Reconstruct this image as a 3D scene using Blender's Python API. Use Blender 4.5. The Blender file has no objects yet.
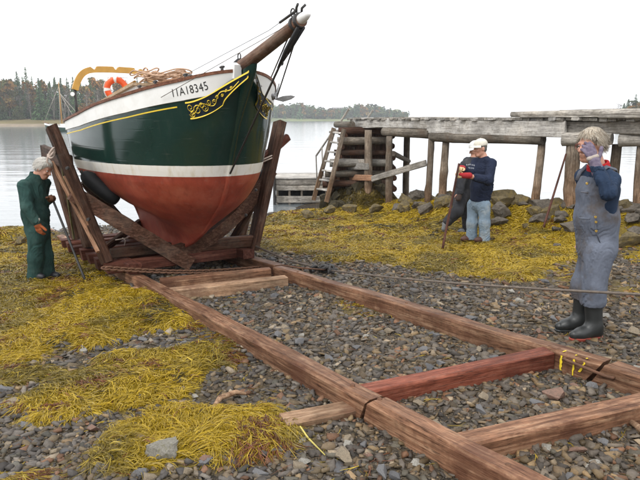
import bpy, bmesh, math, random
import numpy as np
from mathutils import Matrix, Vector, Quaternion

random.seed(7)
RNG = np.random.default_rng(11)
SC = bpy.context.scene
COL = SC.collection

# ------------------------------------------------------------------ camera
FPX = 620.0
PITCH = math.atan(122 / 620)
CP, SP = math.cos(PITCH), math.sin(PITCH)
CZ = 2.55
cam_d = bpy.data.cameras.new('camera')
cam = bpy.data.objects.new('camera', cam_d)
COL.objects.link(cam)
cam.location = (0, 0, CZ)
cam.rotation_euler = (math.pi / 2 - PITCH, 0, 0)
cam_d.sensor_width = 36.0
cam_d.lens = 36.0 * FPX / 640.0
cam_d.clip_start = 0.05
cam_d.clip_end = 9000.0
SC.camera = cam

# ------------------------------------------------------------------ overcast sky
SUN_EL, SUN_AZ = math.radians(50), math.radians(215)
world = bpy.data.worlds.new('World')
SC.world = world
world.use_nodes = True
wt = world.node_tree
wt.nodes.clear()
w_out = wt.nodes.new('ShaderNodeOutputWorld')
w_bg = wt.nodes.new('ShaderNodeBackground')
w_sky = wt.nodes.new('ShaderNodeTexSky')
w_sky.sky_type = 'NISHITA'
w_sky.sun_disc = False
w_sky.sun_elevation = SUN_EL
w_sky.sun_rotation = SUN_AZ
w_sky.dust_density = 4.0
w_hsv = wt.nodes.new('ShaderNodeHueSaturation')
w_hsv.inputs['Saturation'].default_value = 0.12
w_mix = wt.nodes.new('ShaderNodeMix')          # an even cloud deck under the clear sky
w_mix.data_type = 'RGBA'
w_mix.inputs['Factor'].default_value = 0.86
w_mix.inputs['B'].default_value = (12.0, 12.1, 12.3, 1)
wt.links.new(w_sky.outputs[0], w_hsv.inputs['Color'])
wt.links.new(w_hsv.outputs[0], w_mix.inputs['A'])
wt.links.new(w_mix.outputs['Result'], w_bg.inputs['Color'])
w_bg.inputs['Strength'].default_value = 0.10
wt.links.new(w_bg.outputs[0], w_out.inputs['Surface'])

sun_d = bpy.data.lights.new('sun', 'SUN')
sun_d.energy = 1.1
sun_d.angle = math.radians(22)
sun_d.color = (1.0, 0.97, 0.92)
sun = bpy.data.objects.new('sun', sun_d)
COL.objects.link(sun)
_sv = Vector((math.sin(SUN_AZ) * math.cos(SUN_EL), math.cos(SUN_AZ) * math.cos(SUN_EL), math.sin(SUN_EL)))
sun.rotation_euler = _sv.to_track_quat('Z', 'Y').to_euler()
sun.location = (0, 0, 60)

SC.view_settings.view_transform = 'Standard'
SC.view_settings.look = 'None'
SC.view_settings.gamma = 1.0
SC.view_settings.exposure = 0.68
SC.view_settings.use_curve_mapping = False
SC.render.engine = 'CYCLES'
SC.cycles.use_denoising = True
SC.cycles.max_bounces = 6
SC.cycles.volume_bounces = 1

# ------------------------------------------------------------------ geometry of the view
def ray(x, y):
    a = (x - 320) / FPX
    b = (240 - y) / FPX
    return np.array([a, CP + b * SP, -SP + b * CP])

def P(x, y, Y):
    """point seen at photo pixel (x, y) that stands Y metres in front of the camera"""
    d = ray(x, y)
    return np.array([0, 0, CZ]) + d * Y / d[1]

DV = np.array([-.536, .844])     # down the slipway
NV = np.array([.844, .536])      # across it, to the right
def NS(n, s, z=0.0):
    return np.array([NV[0] * n + DV[0] * s, NV[1] * n + DV[1] * s, z])

def PN(x, y, n):
    """point seen at a pixel that lies on the vertical plane n = const along the slipway"""
    d = ray(x, y)
    k = n / (NV @ d[:2])
    return np.array([0, 0, CZ]) + k * d

def PG(x, y, off=0.0):
    d = ray(x, y)
    k = (.91 + off - CZ) / (d[2] + .061 * (DV @ d[:2]))
    return np.array([0, 0, CZ]) + k * d

def proj(x, y, z):
    z = z - CZ
    w = np.maximum(y * CP - z * SP, 0.2)
    v = y * SP + z * CP
    return 320 + FPX * x / w, 240 - FPX * v / w

# ------------------------------------------------------------------ noise
_TAB = RNG.random(65536).astype(np.float64)
def _h(i, j, k):
    return _TAB[((i * 7919) ^ (j * 104729) ^ (k * 1299709)) & 65535]
def noise3(x, y, z):
    x, y, z = np.broadcast_arrays(np.asarray(x, float), np.asarray(y, float), np.asarray(z, float))
    i, j, k = np.floor(x).astype(np.int64), np.floor(y).astype(np.int64), np.floor(z).astype(np.int64)
    u, v, w = x - i, y - j, z - k
    u = u * u * (3 - 2 * u); v = v * v * (3 - 2 * v); w = w * w * (3 - 2 * w)
    r = 0
    for a in (0, 1):
        for b in (0, 1):
            for c in (0, 1):
                r = r + _h(i + a, j + b, k + c) * (u if a else 1 - u) * (v if b else 1 - v) * (w if c else 1 - w)
    return r * 2 - 1
def noise2(x, y, seed=0):
    return noise3(x, y, np.full_like(np.asarray(x, float), seed * 17.3 + .5))
def fbm2(x, y, o=3, seed=0):
    r, a = 0, 1.0
    for i in range(o):
        r = r + a * noise2(x * 2 ** i, y * 2 ** i, seed + i)
        a *= .5
    return r

# ------------------------------------------------------------------ object helpers
def tag(o, label=None, cat=None, group=None, kind=None):
    if label: o['label'] = label
    if cat: o['category'] = cat
    if group: o['group'] = group
    if kind: o['kind'] = kind
    return o

def empty(name, loc=(0, 0, 0), rz=0.0):
    o = bpy.data.objects.new(name, None)
    COL.objects.link(o)
    o.empty_display_size = .2
    o.location = loc
    o.rotation_euler = (0, 0, rz)
    return o

def wmat(o):
    return o.matrix_basis.copy() if o.parent is None else wmat(o.parent) @ o.matrix_parent_inverse @ o.matrix_basis

def link(name, me, parent=None, local=False, M=None):
    o = bpy.data.objects.new(name, me)
    COL.objects.link(o)
    if M is not None:
        o.matrix_basis = M
    if parent is not None:
        o.parent = parent
        if not local:
            o.matrix_parent_inverse = wmat(parent).inverted()
    return o

def mesh_np(name, V, F, mat=None, smooth=False, col=None):
    """mesh from numpy arrays; F is (n,3) or (n,4) or list of those"""
    me = bpy.data.meshes.new(name)
    V = np.asarray(V, np.float32)
    Fs = F if isinstance(F, list) else [F]
    Fs = [np.asarray(f, np.int32) for f in Fs if len(f)]
    nl = sum(f.size for f in Fs); nf = sum(len(f) for f in Fs)
    me.vertices.add(len(V)); me.loops.add(nl); me.polygons.add(nf)
    me.vertices.foreach_set('co', V.ravel())
    me.loops.foreach_set('vertex_index', np.concatenate([f.ravel() for f in Fs]))
    st = []; c = 0
    for f in Fs:
        st.append(c + np.arange(len(f)) * f.shape[1]); c += f.size
    me.polygons.foreach_set('loop_start', np.concatenate(st).astype(np.int32))
    if smooth:
        me.polygons.foreach_set('use_smooth', np.ones(nf, bool))
    if mat is not None: me.materials.append(mat)
    if col is not None:
        at = me.color_attributes.new('tint', 'FLOAT_COLOR', 'POINT')
        c4 = np.ones((len(V), 4), np.float32); c4[:, :3] = col
        at.data.foreach_set('color', c4.ravel())
    me.update(calc_edges=True)
    return me

class MB:
    """collects shapes for ONE mesh object"""
    def __init__(self): self.v = []; self.f = []; self.n = 0; self.sm = []
    def add(self, V, F, smooth=False):
        V = [tuple(map(float, p)) for p in V]
        self.v += V
        for f in F:
            self.f.append(tuple(int(i) + self.n for i in f)); self.sm.append(smooth)
        self.n += len(V)
    def box(self, c, s, M=None):
        c = np.array(c, float); s = np.array(s, float) / 2
        V = [c + s * np.array((a, b, d)) for a in (-1, 1) for b in (-1, 1) for d in (-1, 1)]
        if M is not None: V = [np.array(M @ Vector(p)) for p in V]
        self.add(V, [(0, 1, 3, 2), (4, 6, 7, 5), (0, 4, 5, 1), (2, 3, 7, 6), (0, 2, 6, 4), (1, 5, 7, 3)])
    def tube(self, pts, r, n=8, cap=True, flat=1.0, smooth=True, up=(0, 0, 1)):
        pts = [np.array(p, float) for p in pts]
        rs = r if hasattr(r, '__len__') else [r] * len(pts)
        V = []; m = len(pts); prev = None
        for i, p in enumerate(pts):
            t = pts[min(i + 1, m - 1)] - pts[max(i - 1, 0)]
            t = t / (np.linalg.norm(t) + 1e-9)
            if prev is None:
                a = np.array(up, float)
                if abs(t @ a) > .95: a = np.array((1., 0, 0))
                prev = a
            b = prev - t * (prev @ t); b /= np.linalg.norm(b) + 1e-9
            c = np.cross(t, b); prev = b
            for k in range(n):
                an = 2 * math.pi * k / n
                V.append(p + rs[i] * (math.cos(an) * b * flat + math.sin(an) * c))
        F = [(i * n + k, i * n + (k + 1) % n, (i + 1) * n + (k + 1) % n, (i + 1) * n + k) for i in range(m - 1) for k in range(n)]
        self.add(V, F, smooth)
        if cap:
            self.f.append(tuple(self.n - len(V) + k for k in range(n))[::-1]); self.sm.append(False)
            self.f.append(tuple(self.n - n + k for k in range(n))); self.sm.append(False)
    def torus(self, c, R, r, M=None, nu=32, nv=10, a0=0, a1=2 * math.pi):
        full = abs(a1 - a0 - 2 * math.pi) < 1e-6
        m = nu if full else nu + 1
        V = []
        for i in range(m):
            u = a0 + (a1 - a0) * i / nu
            for j in range(nv):
                w = 2 * math.pi * j / nv
                p = Vector(((R + r * math.cos(w)) * math.cos(u), (R + r * math.cos(w)) * math.sin(u), r * math.sin(w)))
                if M is not None: p = M @ p
                V.append(np.array(p) + np.array(c))
        F = [(i * nv + j, ((i + 1) % m) * nv + j, ((i + 1) % m) * nv + (j + 1) % nv, i * nv + (j + 1) % nv)
             for i in range(nu if full else nu) for j in range(nv)]
        self.add(V, F, True)
    def grid(self, G, smooth=True, flip=False):
        """G: (a, b, 3) array"""
        a, b = G.shape[:2]
        V = G.reshape(-1, 3)
        F = []
        for i in range(a - 1):
            for j in range(b - 1):
                q = (i * b + j, (i + 1) * b + j, (i + 1) * b + j + 1, i * b + j + 1)
                F.append(q[::-1] if flip else q)
        self.add(V, F, smooth)
    def prism(self, poly, d0, d1, M=None):
        """polygon in local XY extruded along local Z from d0 to d1"""
        n = len(poly)
        V = [(p[0], p[1], d0) for p in poly] + [(p[0], p[1], d1) for p in poly]
        if M is not None: V = [np.array(M @ Vector(p)) for p in V]
        F = [(i, (i + 1) % n, n + (i + 1) % n, n + i) for i in range(n)] + [tuple(range(n))[::-1], tuple(range(n, 2 * n))]
        self.add(V, F)
    def mesh(self, name, mat):
        me = bpy.data.meshes.new(name)
        me.from_pydata(self.v, [], self.f)
        me.polygons.foreach_set('use_smooth', self.sm)
        if mat is not None: me.materials.append(mat)
        me.update()
        return me
    def build(self, name, mat, parent=None, local=False, M=None):
        return link(name, self.mesh(name, mat), parent, local, M)

def frame(p0, p1, up=(0, 0, 1)):
    """matrix with local X from p0 to p1 and local Z near up, origin at p0"""
    p0 = Vector(p0); x = (Vector(p1) - p0)
    L = x.length; x.normalize()
    u = Vector(up)
    if abs(x.dot(u)) > .98: u = Vector((0, 1, 0))
    y = u.cross(x).normalized(); z = x.cross(y)
    M = Matrix.Identity(4)
    for i, a in enumerate((x, y, z)):
        for r in range(3): M[r][i] = a[r]
    M.translation = p0
    return M, L

def timber_mesh(L, w, h, cham=.012, rough=.004, seed=0, cut0=0.0, cut1=0.0, step=.22, mat=None):
    """squared timber along +X, top at z = 0; worn chamfers, slightly wandering faces"""
    n = max(3, int(L / step) + 1)
    c = min(cham, w * .3, h * .3)
    prof = [(-w/2 + c, 0), (w/2 - c, 0), (w/2, -c), (w/2, -h + c), (w/2 - c, -h), (-w/2 + c, -h), (-w/2, -h + c), (-w/2, -c)]
    V = []
    for i in range(n + 1):
        x = L * i / n
        for k, (y, z) in enumerate(prof):
            j = noise3(x * 1.7 + seed * 9.1, k * 3.7, seed * 2.3)
            j2 = noise3(x * 2.1 + seed * 5.3, k * 5.1 + 40, seed * 3.1)
            xx = x
            if i == 0: xx = x + cut0 * (z / -h - .5) + float(j) * rough * 1.5
            if i == n: xx = x + cut1 * (z / -h - .5) + float(j) * rough * 1.5
            V.append((xx, y + float(j) * rough, z + float(j2) * rough))
    m = 8
    F = [(i * m + k, (i + 1) * m + k, (i + 1) * m + (k + 1) % m, i * m + (k + 1) % m) for i in range(n) for k in range(m)]
    F += [tuple(range(m)), tuple(range(n * m, n * m + m))[::-1]]
    me = bpy.data.meshes.new('timber')
    me.from_pydata(V, [], F)
    if mat: me.materials.append(mat)
    me.update()
    return me

_tseed = [0]
def timber(name, p0, p1, w, h, mat, parent=None, up=(0, 0, 1), centre=False, **kw):
    """p0, p1: ends of the top centre line (or of the axis when centre)"""
    M, L = frame(p0, p1, up)
    _tseed[0] += 1
    me = timber_mesh(L, w, h, seed=_tseed[0], mat=mat, **kw)
    if centre:
        me.transform(Matrix.Translation((0, 0, h / 2)))
    return link(name, me, parent, False, M)

def log_mesh(L, r0, r1, n=10, knot=.06, bend=.0, seed=0, mat=None, step=.18, knots=0):
    m = max(4, int(L / step) + 1)
    V = []
    kn = [(random.uniform(.05, .95) * L, random.uniform(0, 6.28), random.uniform(.15, .4)) for _ in range(knots)]
    for i in range(m + 1):
        x = L * i / m
        r = r0 + (r1 - r0) * i / m
        by = bend * math.sin(math.pi * i / m) + float(noise3(x * .9, seed * 3.3, 1.5)) * r * .25
        bz = float(noise3(x * .9, seed * 3.3, 8.5)) * r * .25
        for k in range(n):
            a = 2 * math.pi * k / n
            rr = r * (1 + knot * float(noise3(x * 3 + seed, math.cos(a) * 1.5 + 5, math.sin(a) * 1.5 + seed)))
            for kx, ka, kh in kn:
                da = math.cos(a - ka)
                if da > .6: rr += r * kh * (da - .6) * 2.0 * math.exp(-((x - kx) / (.09)) ** 2)
            V.append((x, by + rr * math.cos(a), bz + rr * math.sin(a)))
    F = [(i * n + k, (i + 1) * n + k, (i + 1) * n + (k + 1) % n, i * n + (k + 1) % n) for i in range(m) for k in range(n)]
    F += [tuple(range(n)), tuple(range(m * n, m * n + n))[::-1]]
    me = bpy.data.meshes.new('log')
    me.from_pydata(V, [], F)
    me.polygons.foreach_set('use_smooth', [True] * (len(F) - 2) + [False] * 2)
    if mat: me.materials.append(mat)
    me.update()
    return me

def logp(name, p0, p1, r0, r1, mat, parent=None, **kw):
    M, L = frame(p0, p1)
    _tseed[0] += 1
    return link(name, log_mesh(L, r0, r1, seed=_tseed[0], mat=mat, **kw), parent, False, M)

# ------------------------------------------------------------------ materials
class NT:
    def __init__(self, name):
        self.m = bpy.data.materials.new(name); self.m.use_nodes = True
        self.t = self.m.node_tree; self.t.nodes.clear()
        self.out = self.t.nodes.new('ShaderNodeOutputMaterial')
        self.b = self.t.nodes.new('ShaderNodeBsdfPrincipled')
        self.t.links.new(self.b.outputs[0], self.out.inputs['Surface'])
    def n(self, typ, **kw):
        o = self.t.nodes.new(typ)
        for k, v in kw.items():
            if k[0] == '_': setattr(o, k[1:], v)
            else: self.set(o.inputs[k.replace('__', ' ')], v)
        return o
    def set(self, inp, v):
        if hasattr(v, 'is_output') or isinstance(v, bpy.types.NodeSocket): self.t.links.new(v, inp)
        else: inp.default_value = v
    def coord(self, scale=(1, 1, 1), kind='Object', rot=(0, 0, 0)):
        c = self.n('ShaderNodeTexCoord'); mp = self.n('ShaderNodeMapping')
        self.t.links.new(c.outputs[kind], mp.inputs['Vector'])
        mp.inputs['Scale'].default_value = scale; mp.inputs['Rotation'].default_value = rot
        return mp.outputs[0]
    def noise(self, vec, scale, detail=4, rough=.55, dist=0.0):
        o = self.n('ShaderNodeTexNoise', Scale=scale, Detail=detail, Roughness=rough, Distortion=dist)
        if vec is not None: self.t.links.new(vec, o.inputs['Vector'])
        return o.outputs['Fac']
    def ramp(self, fac, stops, interp='LINEAR'):
        o = self.n('ShaderNodeValToRGB'); self.t.links.new(fac, o.inputs['Fac'])
        e = o.color_ramp.elements; o.color_ramp.interpolation = interp
        while len(e) < len(stops): e.new(.5)
        for el, (p, c) in zip(e, stops):
            el.position = p; el.color = (*c, 1) if len(c) == 3 else c
        return o.outputs['Color']
    def mix(self, fac, a, b, blend='MIX'):
        o = self.n('ShaderNodeMix', _data_type='RGBA', _blend_type=blend)
        self.set(o.inputs['Factor'], fac)
        for s, v in (('A', a), ('B', b)):
            if isinstance(v, tuple): o.inputs[s].default_value = (*v, 1) if len(v) == 3 else v
            else: self.set(o.inputs[s], v)
        return o.outputs['Result']
    def math(self, op, a, b=0.0, clamp=False):
        o = self.n('ShaderNodeMath', _operation=op, _use_clamp=clamp)
        self.set(o.inputs[0], a); self.set(o.inputs[1], b)
        return o.outputs[0]
    def bump(self, h, strength=.3, dist=.01):
        o = self.n('ShaderNodeBump', Strength=strength, Distance=dist)
        self.t.links.new(h, o.inputs['Height'])
        self.t.links.new(o.outputs[0], self.b.inputs['Normal'])
        return o
    def fin(self, color=None, rough=.7, spec=.5, metal=0.0):
        if color is not None:
            if isinstance(color, tuple): self.b.inputs['Base Color'].default_value = (*color, 1) if len(color) == 3 else color
            else: self.t.links.new(color, self.b.inputs['Base Color'])
        self.set(self.b.inputs['Roughness'], rough)
        self.b.inputs['Specular IOR Level'].default_value = spec
        self.b.inputs['Metallic'].default_value = metal
        return self.m

def lerp3(a, b, t): return tuple(x + (y - x) * t for x, y in zip(a, b))

def wood(name, dark, mid, light, rough=.75, grain=1.0, stain=None, stain_amt=.5, spec=.10, bump=.5, tide=False):
    t = NT(name)
    oi = t.n('ShaderNodeObjectInfo')
    c = t.n('ShaderNodeTexCoord')
    mp = t.n('ShaderNodeMapping'); mp.inputs['Scale'].default_value = (1.1, 16, 16)
    off = t.n('ShaderNodeVectorMath', _operation='ADD')
    t.t.links.new(c.outputs['Object'], off.inputs[0])
    cx = t.n('ShaderNodeCombineXYZ')
    t.t.links.new(t.math('MULTIPLY', oi.outputs['Random'], 37.0), cx.inputs[0])
    t.t.links.new(t.math('MULTIPLY', oi.outputs['Random'], 11.0), cx.inputs[1])
    t.t.links.new(cx.outputs[0], off.inputs[1])
    t.t.links.new(off.outputs[0], mp.inputs['Vector'])
    g = t.noise(mp.outputs[0], 2.2 * grain, 6, .65, .6)
    g2 = t.noise(mp.outputs[0], 9 * grain, 4, .6)
    big = t.noise(off.outputs[0], 1.7, 4, .6)
    fine = t.noise(off.outputs[0], 22, 4, .6)
    col = t.ramp(g, [(.28, dark), (.5, mid), (.72, light)])
    blot = t.ramp(big, [(.3, (.42, .41, .40)), (.52, (1, 1, 1)), (.75, (1.35, 1.30, 1.24))])
    col = t.mix(.8, col, blot, 'MULTIPLY')
    rv = t.ramp(oi.outputs['Random'], [(0, (.72, .72, .72)), (1, (1.2, 1.17, 1.14))])
    col = t.mix(1.0, col, rv, 'MULTIPLY')
    cracks = t.ramp(g2, [(.32, (.16, .14, .12)), (.42, (1, 1, 1))])
    col = t.mix(.8, col, cracks, 'MULTIPLY')
    ck = t.n('ShaderNodeMapping'); ck.inputs['Scale'].default_value = (.55, 26, 26); t.t.links.new(off.outputs[0], ck.inputs['Vector'])
    ckn = t.noise(ck.outputs[0], 1.6, 3, .5, .8)
    split = t.ramp(t.math('ABSOLUTE', t.math('SUBTRACT', ckn, .5)), [(.0, (1, 1, 1)), (.014, (0, 0, 0))])
    split = t.math('MULTIPLY', split, t.ramp(t.noise(off.outputs[0], 3.1, 3, .6), [(.48, (0, 0, 0)), (.60, (1, 1, 1))]))
    col = t.mix(t.math('MULTIPLY', split, .85), col, (.012, .008, .006))
    spk = t.ramp(fine, [(.30, (.62, .60, .58)), (.5, (1, 1, 1)), (.72, (1.22, 1.2, 1.16))])
    col = t.mix(.6, col, spk, 'MULTIPLY')
    if tide:                                   # timber that stands in the tide: rust-brown lower part
        sx = t.n('ShaderNodeSeparateXYZ'); t.t.links.new(c.outputs['Object'], sx.inputs[0])
        tz = t.math('ADD', sx.outputs[0], t.math('MULTIPLY', t.math('SUBTRACT', big, .5), 1.2))
        tf = t.ramp(t.math('MULTIPLY', tz, .5), [(.22, (1, 1, 1)), (.50, (0, 0, 0))])
        col = t.mix(t.math('MULTIPLY', tf, .8), col, t.mix(1.0, col, (.80, .56, .38), 'MULTIPLY'))
    if stain:
        s = t.ramp(t.noise(off.outputs[0], 2.6, 5, .7), [(.5, (0, 0, 0)), (.62, (1, 1, 1))])
        col = t.mix(t.math('MULTIPLY', s, stain_amt), col, stain)
    hh = t.math('ADD', t.math('MULTIPLY', g, .6), t.math('ADD', t.math('MULTIPLY', g2, .5), t.math('MULTIPLY', fine, .25)))
    t.bump(t.math('SUBTRACT', hh, t.math('MULTIPLY', split, .9)), bump * 1.3, .009)
    rr = t.math('ADD', rough - .12, t.math('MULTIPLY', fine, .25))
    return t.fin(col, rr, spec)

def plain(name, color, rough=.6, var=.15, scale=6.0, spec=.4, bump=0.0, metal=0.0, bscale=40.0, var2=None):
    t = NT(name)
    v = t.coord()
    nz = t.noise(v, scale, 5, .6)
    lo = tuple(x * (1 - var) for x in color); hi = tuple(min(1, x * (1 + var)) for x in color)
    col = t.ramp(nz, [(.3, lo), (.7, hi)])
    if var2:
        f = t.ramp(t.noise(v, scale * .4, 5, .65), [(.52, (0, 0, 0)), (.66, (1, 1, 1))])
        col = t.mix(t.math('MULTIPLY', f, var2[1]), col, var2[0])
    if bump: t.bump(t.noise(v, bscale, 4, .6), bump, .006)
    return t.fin(col, t.math('ADD', rough - .08, t.math('MULTIPLY', nz, .16)), spec, metal)

def tinted(name, rough=.6, spec=.4, bump=.3, bscale=60.0, fine=.35, fscale=30.0):
    """material whose colour is the per-piece 'tint' colour attribute with fine grain"""
    t = NT(name)
    a = t.n('ShaderNodeAttribute', _attribute_name='tint')
    v = t.coord()
    nz = t.noise(v, fscale, 4, .65)
    k = t.ramp(nz, [(.25, (1 - fine,) * 3), (.75, (1 + fine,) * 3)])
    col = t.mix(1.0, a.outputs['Color'], k, 'MULTIPLY')
    if bump: t.bump(t.noise(v, bscale, 4, .6), bump, .004)
    return t.fin(col, rough, spec)

M_RAIL = wood('track_wood', (.050, .024, .014), (.200, .104, .062), (.37, .235, .150), stain=(.075, .030, .018), stain_amt=.6, rough=.5)
M_RED = wood('red_wood', (.070, .020, .012), (.185, .058, .036), (.29, .125, .085), stain=(.09, .03, .02), stain_amt=.5, rough=.5)
M_PALE = wood('pale_wood', (.16, .09, .055), (.32, .205, .13), (.46, .33, .225), stain=(.14, .07, .045), stain_amt=.6, rough=.7)
M_CRADLE = wood('cradle_wood', (.018, .009, .005), (.068, .033, .021), (.150, .084, .058), stain=(.13, .105, .082), stain_amt=.25, rough=.65)
M_CRADLE_RED = wood('cradle_red_wood', (.024, .008, .005), (.088, .031, .021), (.16, .074, .052), rough=.6)
M_GREY = wood('grey_wood', (.12, .11, .10), (.30, .285, .26), (.48, .465, .43), stain=(.10, .09, .07), stain_amt=.5, rough=.85)
M_FASCIA = wood('fascia_wood', (.22, .21, .195), (.45, .44, .42), (.62, .61, .59), stain=(.18, .16, .13), stain_amt=.5, rough=.85)
M_LOG = wood('log_wood', (.055, .047, .040), (.155, .138, .115), (.29, .265, .23), stain=(.09, .06, .04), stain_amt=.5, rough=.85)
M_POST = wood('post_wood', (.075, .06, .048), (.205, .17, .135), (.36, .31, .255), stain=(.10, .065, .04), stain_amt=.5, rough=.85, tide=True)
M_STICK = wood('stick_wood', (.03, .013, .01), (.075, .032, .024), (.12, .06, .045), rough=.5)
M_BATTEN = wood('batten_wood', (.16, .08, .05), (.30, .17, .105), (.42, .27, .18), rough=.7)
M_DARKIRON = plain('dark_iron', (.03, .028, .027), .55, .3, 14, .5, .2)
M_RUST = plain('rusty_iron', (.11, .055, .032), .8, .35, 18, .3, .4)
M_CABLE = plain('wire_cable', (.13, .105, .085), .7, .25, 30, .3, .3)
M_RUBBER = plain('black_rubber', (.008, .0085, .0095), .6, .4, 8, .25, .3)
M_WHITE = plain('white_paint', (.78, .78, .76), .5, .04, 5, .4, .05, var2=((.55, .52, .46), .35))
# ================================================================== SETTING
def in_poly(px, py, poly):
    poly = np.asarray(poly, float)
    ins = np.zeros(px.shape, bool)
    n = len(poly)
    for i in range(n):
        x0, y0 = poly[i]; x1, y1 = poly[(i + 1) % n]
        c = ((y0 > py) != (y1 > py))
        xx = (x1 - x0) * (py - y0) / (y1 - y0 + 1e-9) + x0
        ins ^= c & (px < xx)
    return ins

WEED = [  # outline of each mat as it lies on the shore (photo pixels on the ground plane), cover, mound height
    ([(-160, 232), (30, 236), (72, 250), (100, 268), (112, 282), (150, 292), (185, 314), (207, 322), (190, 332), (140, 334), (110, 344), (60, 349), (45, 362), (0, 371), (-160, 380)], 1.0, .07),
    ([(-60, 379), (40, 367), (60, 373), (50, 385), (0, 393), (-60, 395)], .9, .05),
    ([(8, 412), (40, 398), (92, 366), (130, 352), (195, 352), (234, 361), (226, 371), (200, 377), (180, 394), (130, 408), (80, 413), (30, 420)], 1.0, .075),
    ([(72, 474), (95, 442), (125, 427), (150, 413), (200, 408), (240, 412), (272, 415), (303, 430), (303, 444), (285, 456), (250, 460), (200, 466), (150, 471), (110, 478)], 1.0, .085),
    ([(-40, 476), (30, 468), (45, 482), (-10, 496), (-40, 500)], .6, .03),
    ([(252, 222), (300, 216), (340, 209), (400, 204), (440, 202), (480, 213), (540, 226), (578, 230), (580, 258), (562, 268), (520, 281), (470, 276), (420, 272), (370, 263), (330, 262), (290, 253), (256, 243)], 1.0, .06),
    ([(322, 215), (326, 196), (332, 180), (396, 178), (402, 212)], 1.0, .03),
    ([(600, 228), (640, 224), (680, 258), (628, 262)], .65, .03),
    ([(112, 268), (180, 258), (262, 250), (262, 238), (120, 236)], .55, .02),
    ([(335, 300), (395, 305), (395, 318), (340, 316)], .30, .01),
    ([(548, 268), (575, 262), (580, 282), (552, 284)], .45, .02),
    ([(610, 285), (660, 280), (660, 300), (615, 300)], .40, .02),
    ([(195, 330), (262, 345), (240, 362), (190, 352)], .35, .02),
]
PIERLINE = np.array([(0.0, 18.4), (1.4, 16.9), (2.6, 14.7), (4.7, 11.6), (6.4, 9.1), (9.0, 5.5)])
def bank_dist(x, y):
    d = np.full(np.shape(x), 1e9)
    for a, b in zip(PIERLINE[:-1], PIERLINE[1:]):
        ab = b - a
        t = np.clip(((x - a[0]) * ab[0] + (y - a[1]) * ab[1]) / (ab @ ab), 0, 1)
        d = np.minimum(d, np.hypot(x - a[0] - t * ab[0], y - a[1] - t * ab[1]))
    return d

def plane_z(x, y):
    return .91 - .061 * (DV[0] * x + DV[1] * y)

def weed_mask(x, y, noise_amp=1.0):
    z = plane_z(x, y)
    px, py = proj(x, y, z)
    k = np.clip(3.5 / np.maximum(y, 1), .2, 1.2) * noise_amp
    px = px + (fbm2(x * 3.1, y * 3.1, 3, 3) * 16) * k
    py = py + (fbm2(x * 3.1, y * 3.1, 3, 9) * 9) * k
    m = np.zeros(np.shape(x)); hgt = np.zeros(np.shape(x))
    for poly, cov, hh in WEED:
        i = in_poly(px, py, poly)
        m = np.maximum(m, i * cov); hgt = np.maximum(hgt, i * hh)
    m = np.where(y > 1.5, m, 0)
    return m, hgt * (y > 1.5)

# --- height field on a fine grid round the camera's view
GX = np.arange(-10.5, 9.5, .07); GY = np.arange(1.2, 24, .07)
gx, gy = np.meshgrid(GX, GY, indexing='ij')
def blur(A, n):
    for _ in range(n):
        B = A.copy()
        B[1:-1, :] = (A[:-2, :] + 2 * A[1:-1, :] + A[2:, :]) / 4
        A = B.copy()
        A[:, 1:-1] = (B[:, :-2] + 2 * B[:, 1:-1] + B[:, 2:]) / 4
    return A
WM, WH = weed_mask(gx, gy)
WMb = blur(WM.astype(float), 3)
lump = .65 + .6 * np.clip(fbm2(gx * 2.2, gy * 2.2, 3, 21), -1, 1)
BASE = plane_z(gx, gy) + .022 * fbm2(gx * .9, gy * .9, 3, 5) + .006 * fbm2(gx * 5, gy * 5, 2, 31)
bd = bank_dist(gx, gy)
BANK = .34 * np.exp(-(bd / .85) ** 2) * np.clip((gx - .6) / 2.0, .25, 1.15)
SEAROCK = .24 * np.exp(-(((gx + 6.1) / 1.5) ** 2 + ((gy - 12.3) / .7) ** 2)) + .16 * np.exp(-(((gx + 1.0) / 1.6) ** 2 + ((gy - 15.2) / .8) ** 2))
_pd = (PIERLINE[4] - PIERLINE[1]) / np.linalg.norm(PIERLINE[4] - PIERLINE[1]); _pn = np.array([-_pd[1], _pd[0]]); _pn = _pn if _pn[1] > 0 else -_pn
BEHIND = (gx - PIERLINE[1][0]) * _pn[0] + (gy - PIERLINE[1][1]) * _pn[1]
BASE = BASE - np.clip((BEHIND - .55) * .55, 0, 1.6)
_cd = np.hypot((gx - 1.12) / 1.0, (gy - 17.5) / 1.25)
CRIBFOOT = .78 * np.exp(-(_cd / .92) ** 4) * (.85 + .25 * fbm2(gx * 2.5, gy * 2.5, 2, 91))
HG = BASE + CRIBFOOT + BANK + SEAROCK + blur(WH, 4) * lump
# --- press the shore flat where the slipway timbers lie
def H(x, y):
    x = np.asarray(x, float); y = np.asarray(y, float)
    i = np.clip((x - GX[0]) / .07, 0, len(GX) - 1.001); j = np.clip((y - GY[0]) / .07, 0, len(GY) - 1.001)
    i0 = i.astype(int); j0 = j.astype(int); u = i - i0; v = j - j0
    return (HG[i0, j0] * (1 - u) * (1 - v) + HG[i0 + 1, j0] * u * (1 - v) + HG[i0, j0 + 1] * (1 - u) * v + HG[i0 + 1, j0 + 1] * u * v)

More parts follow.
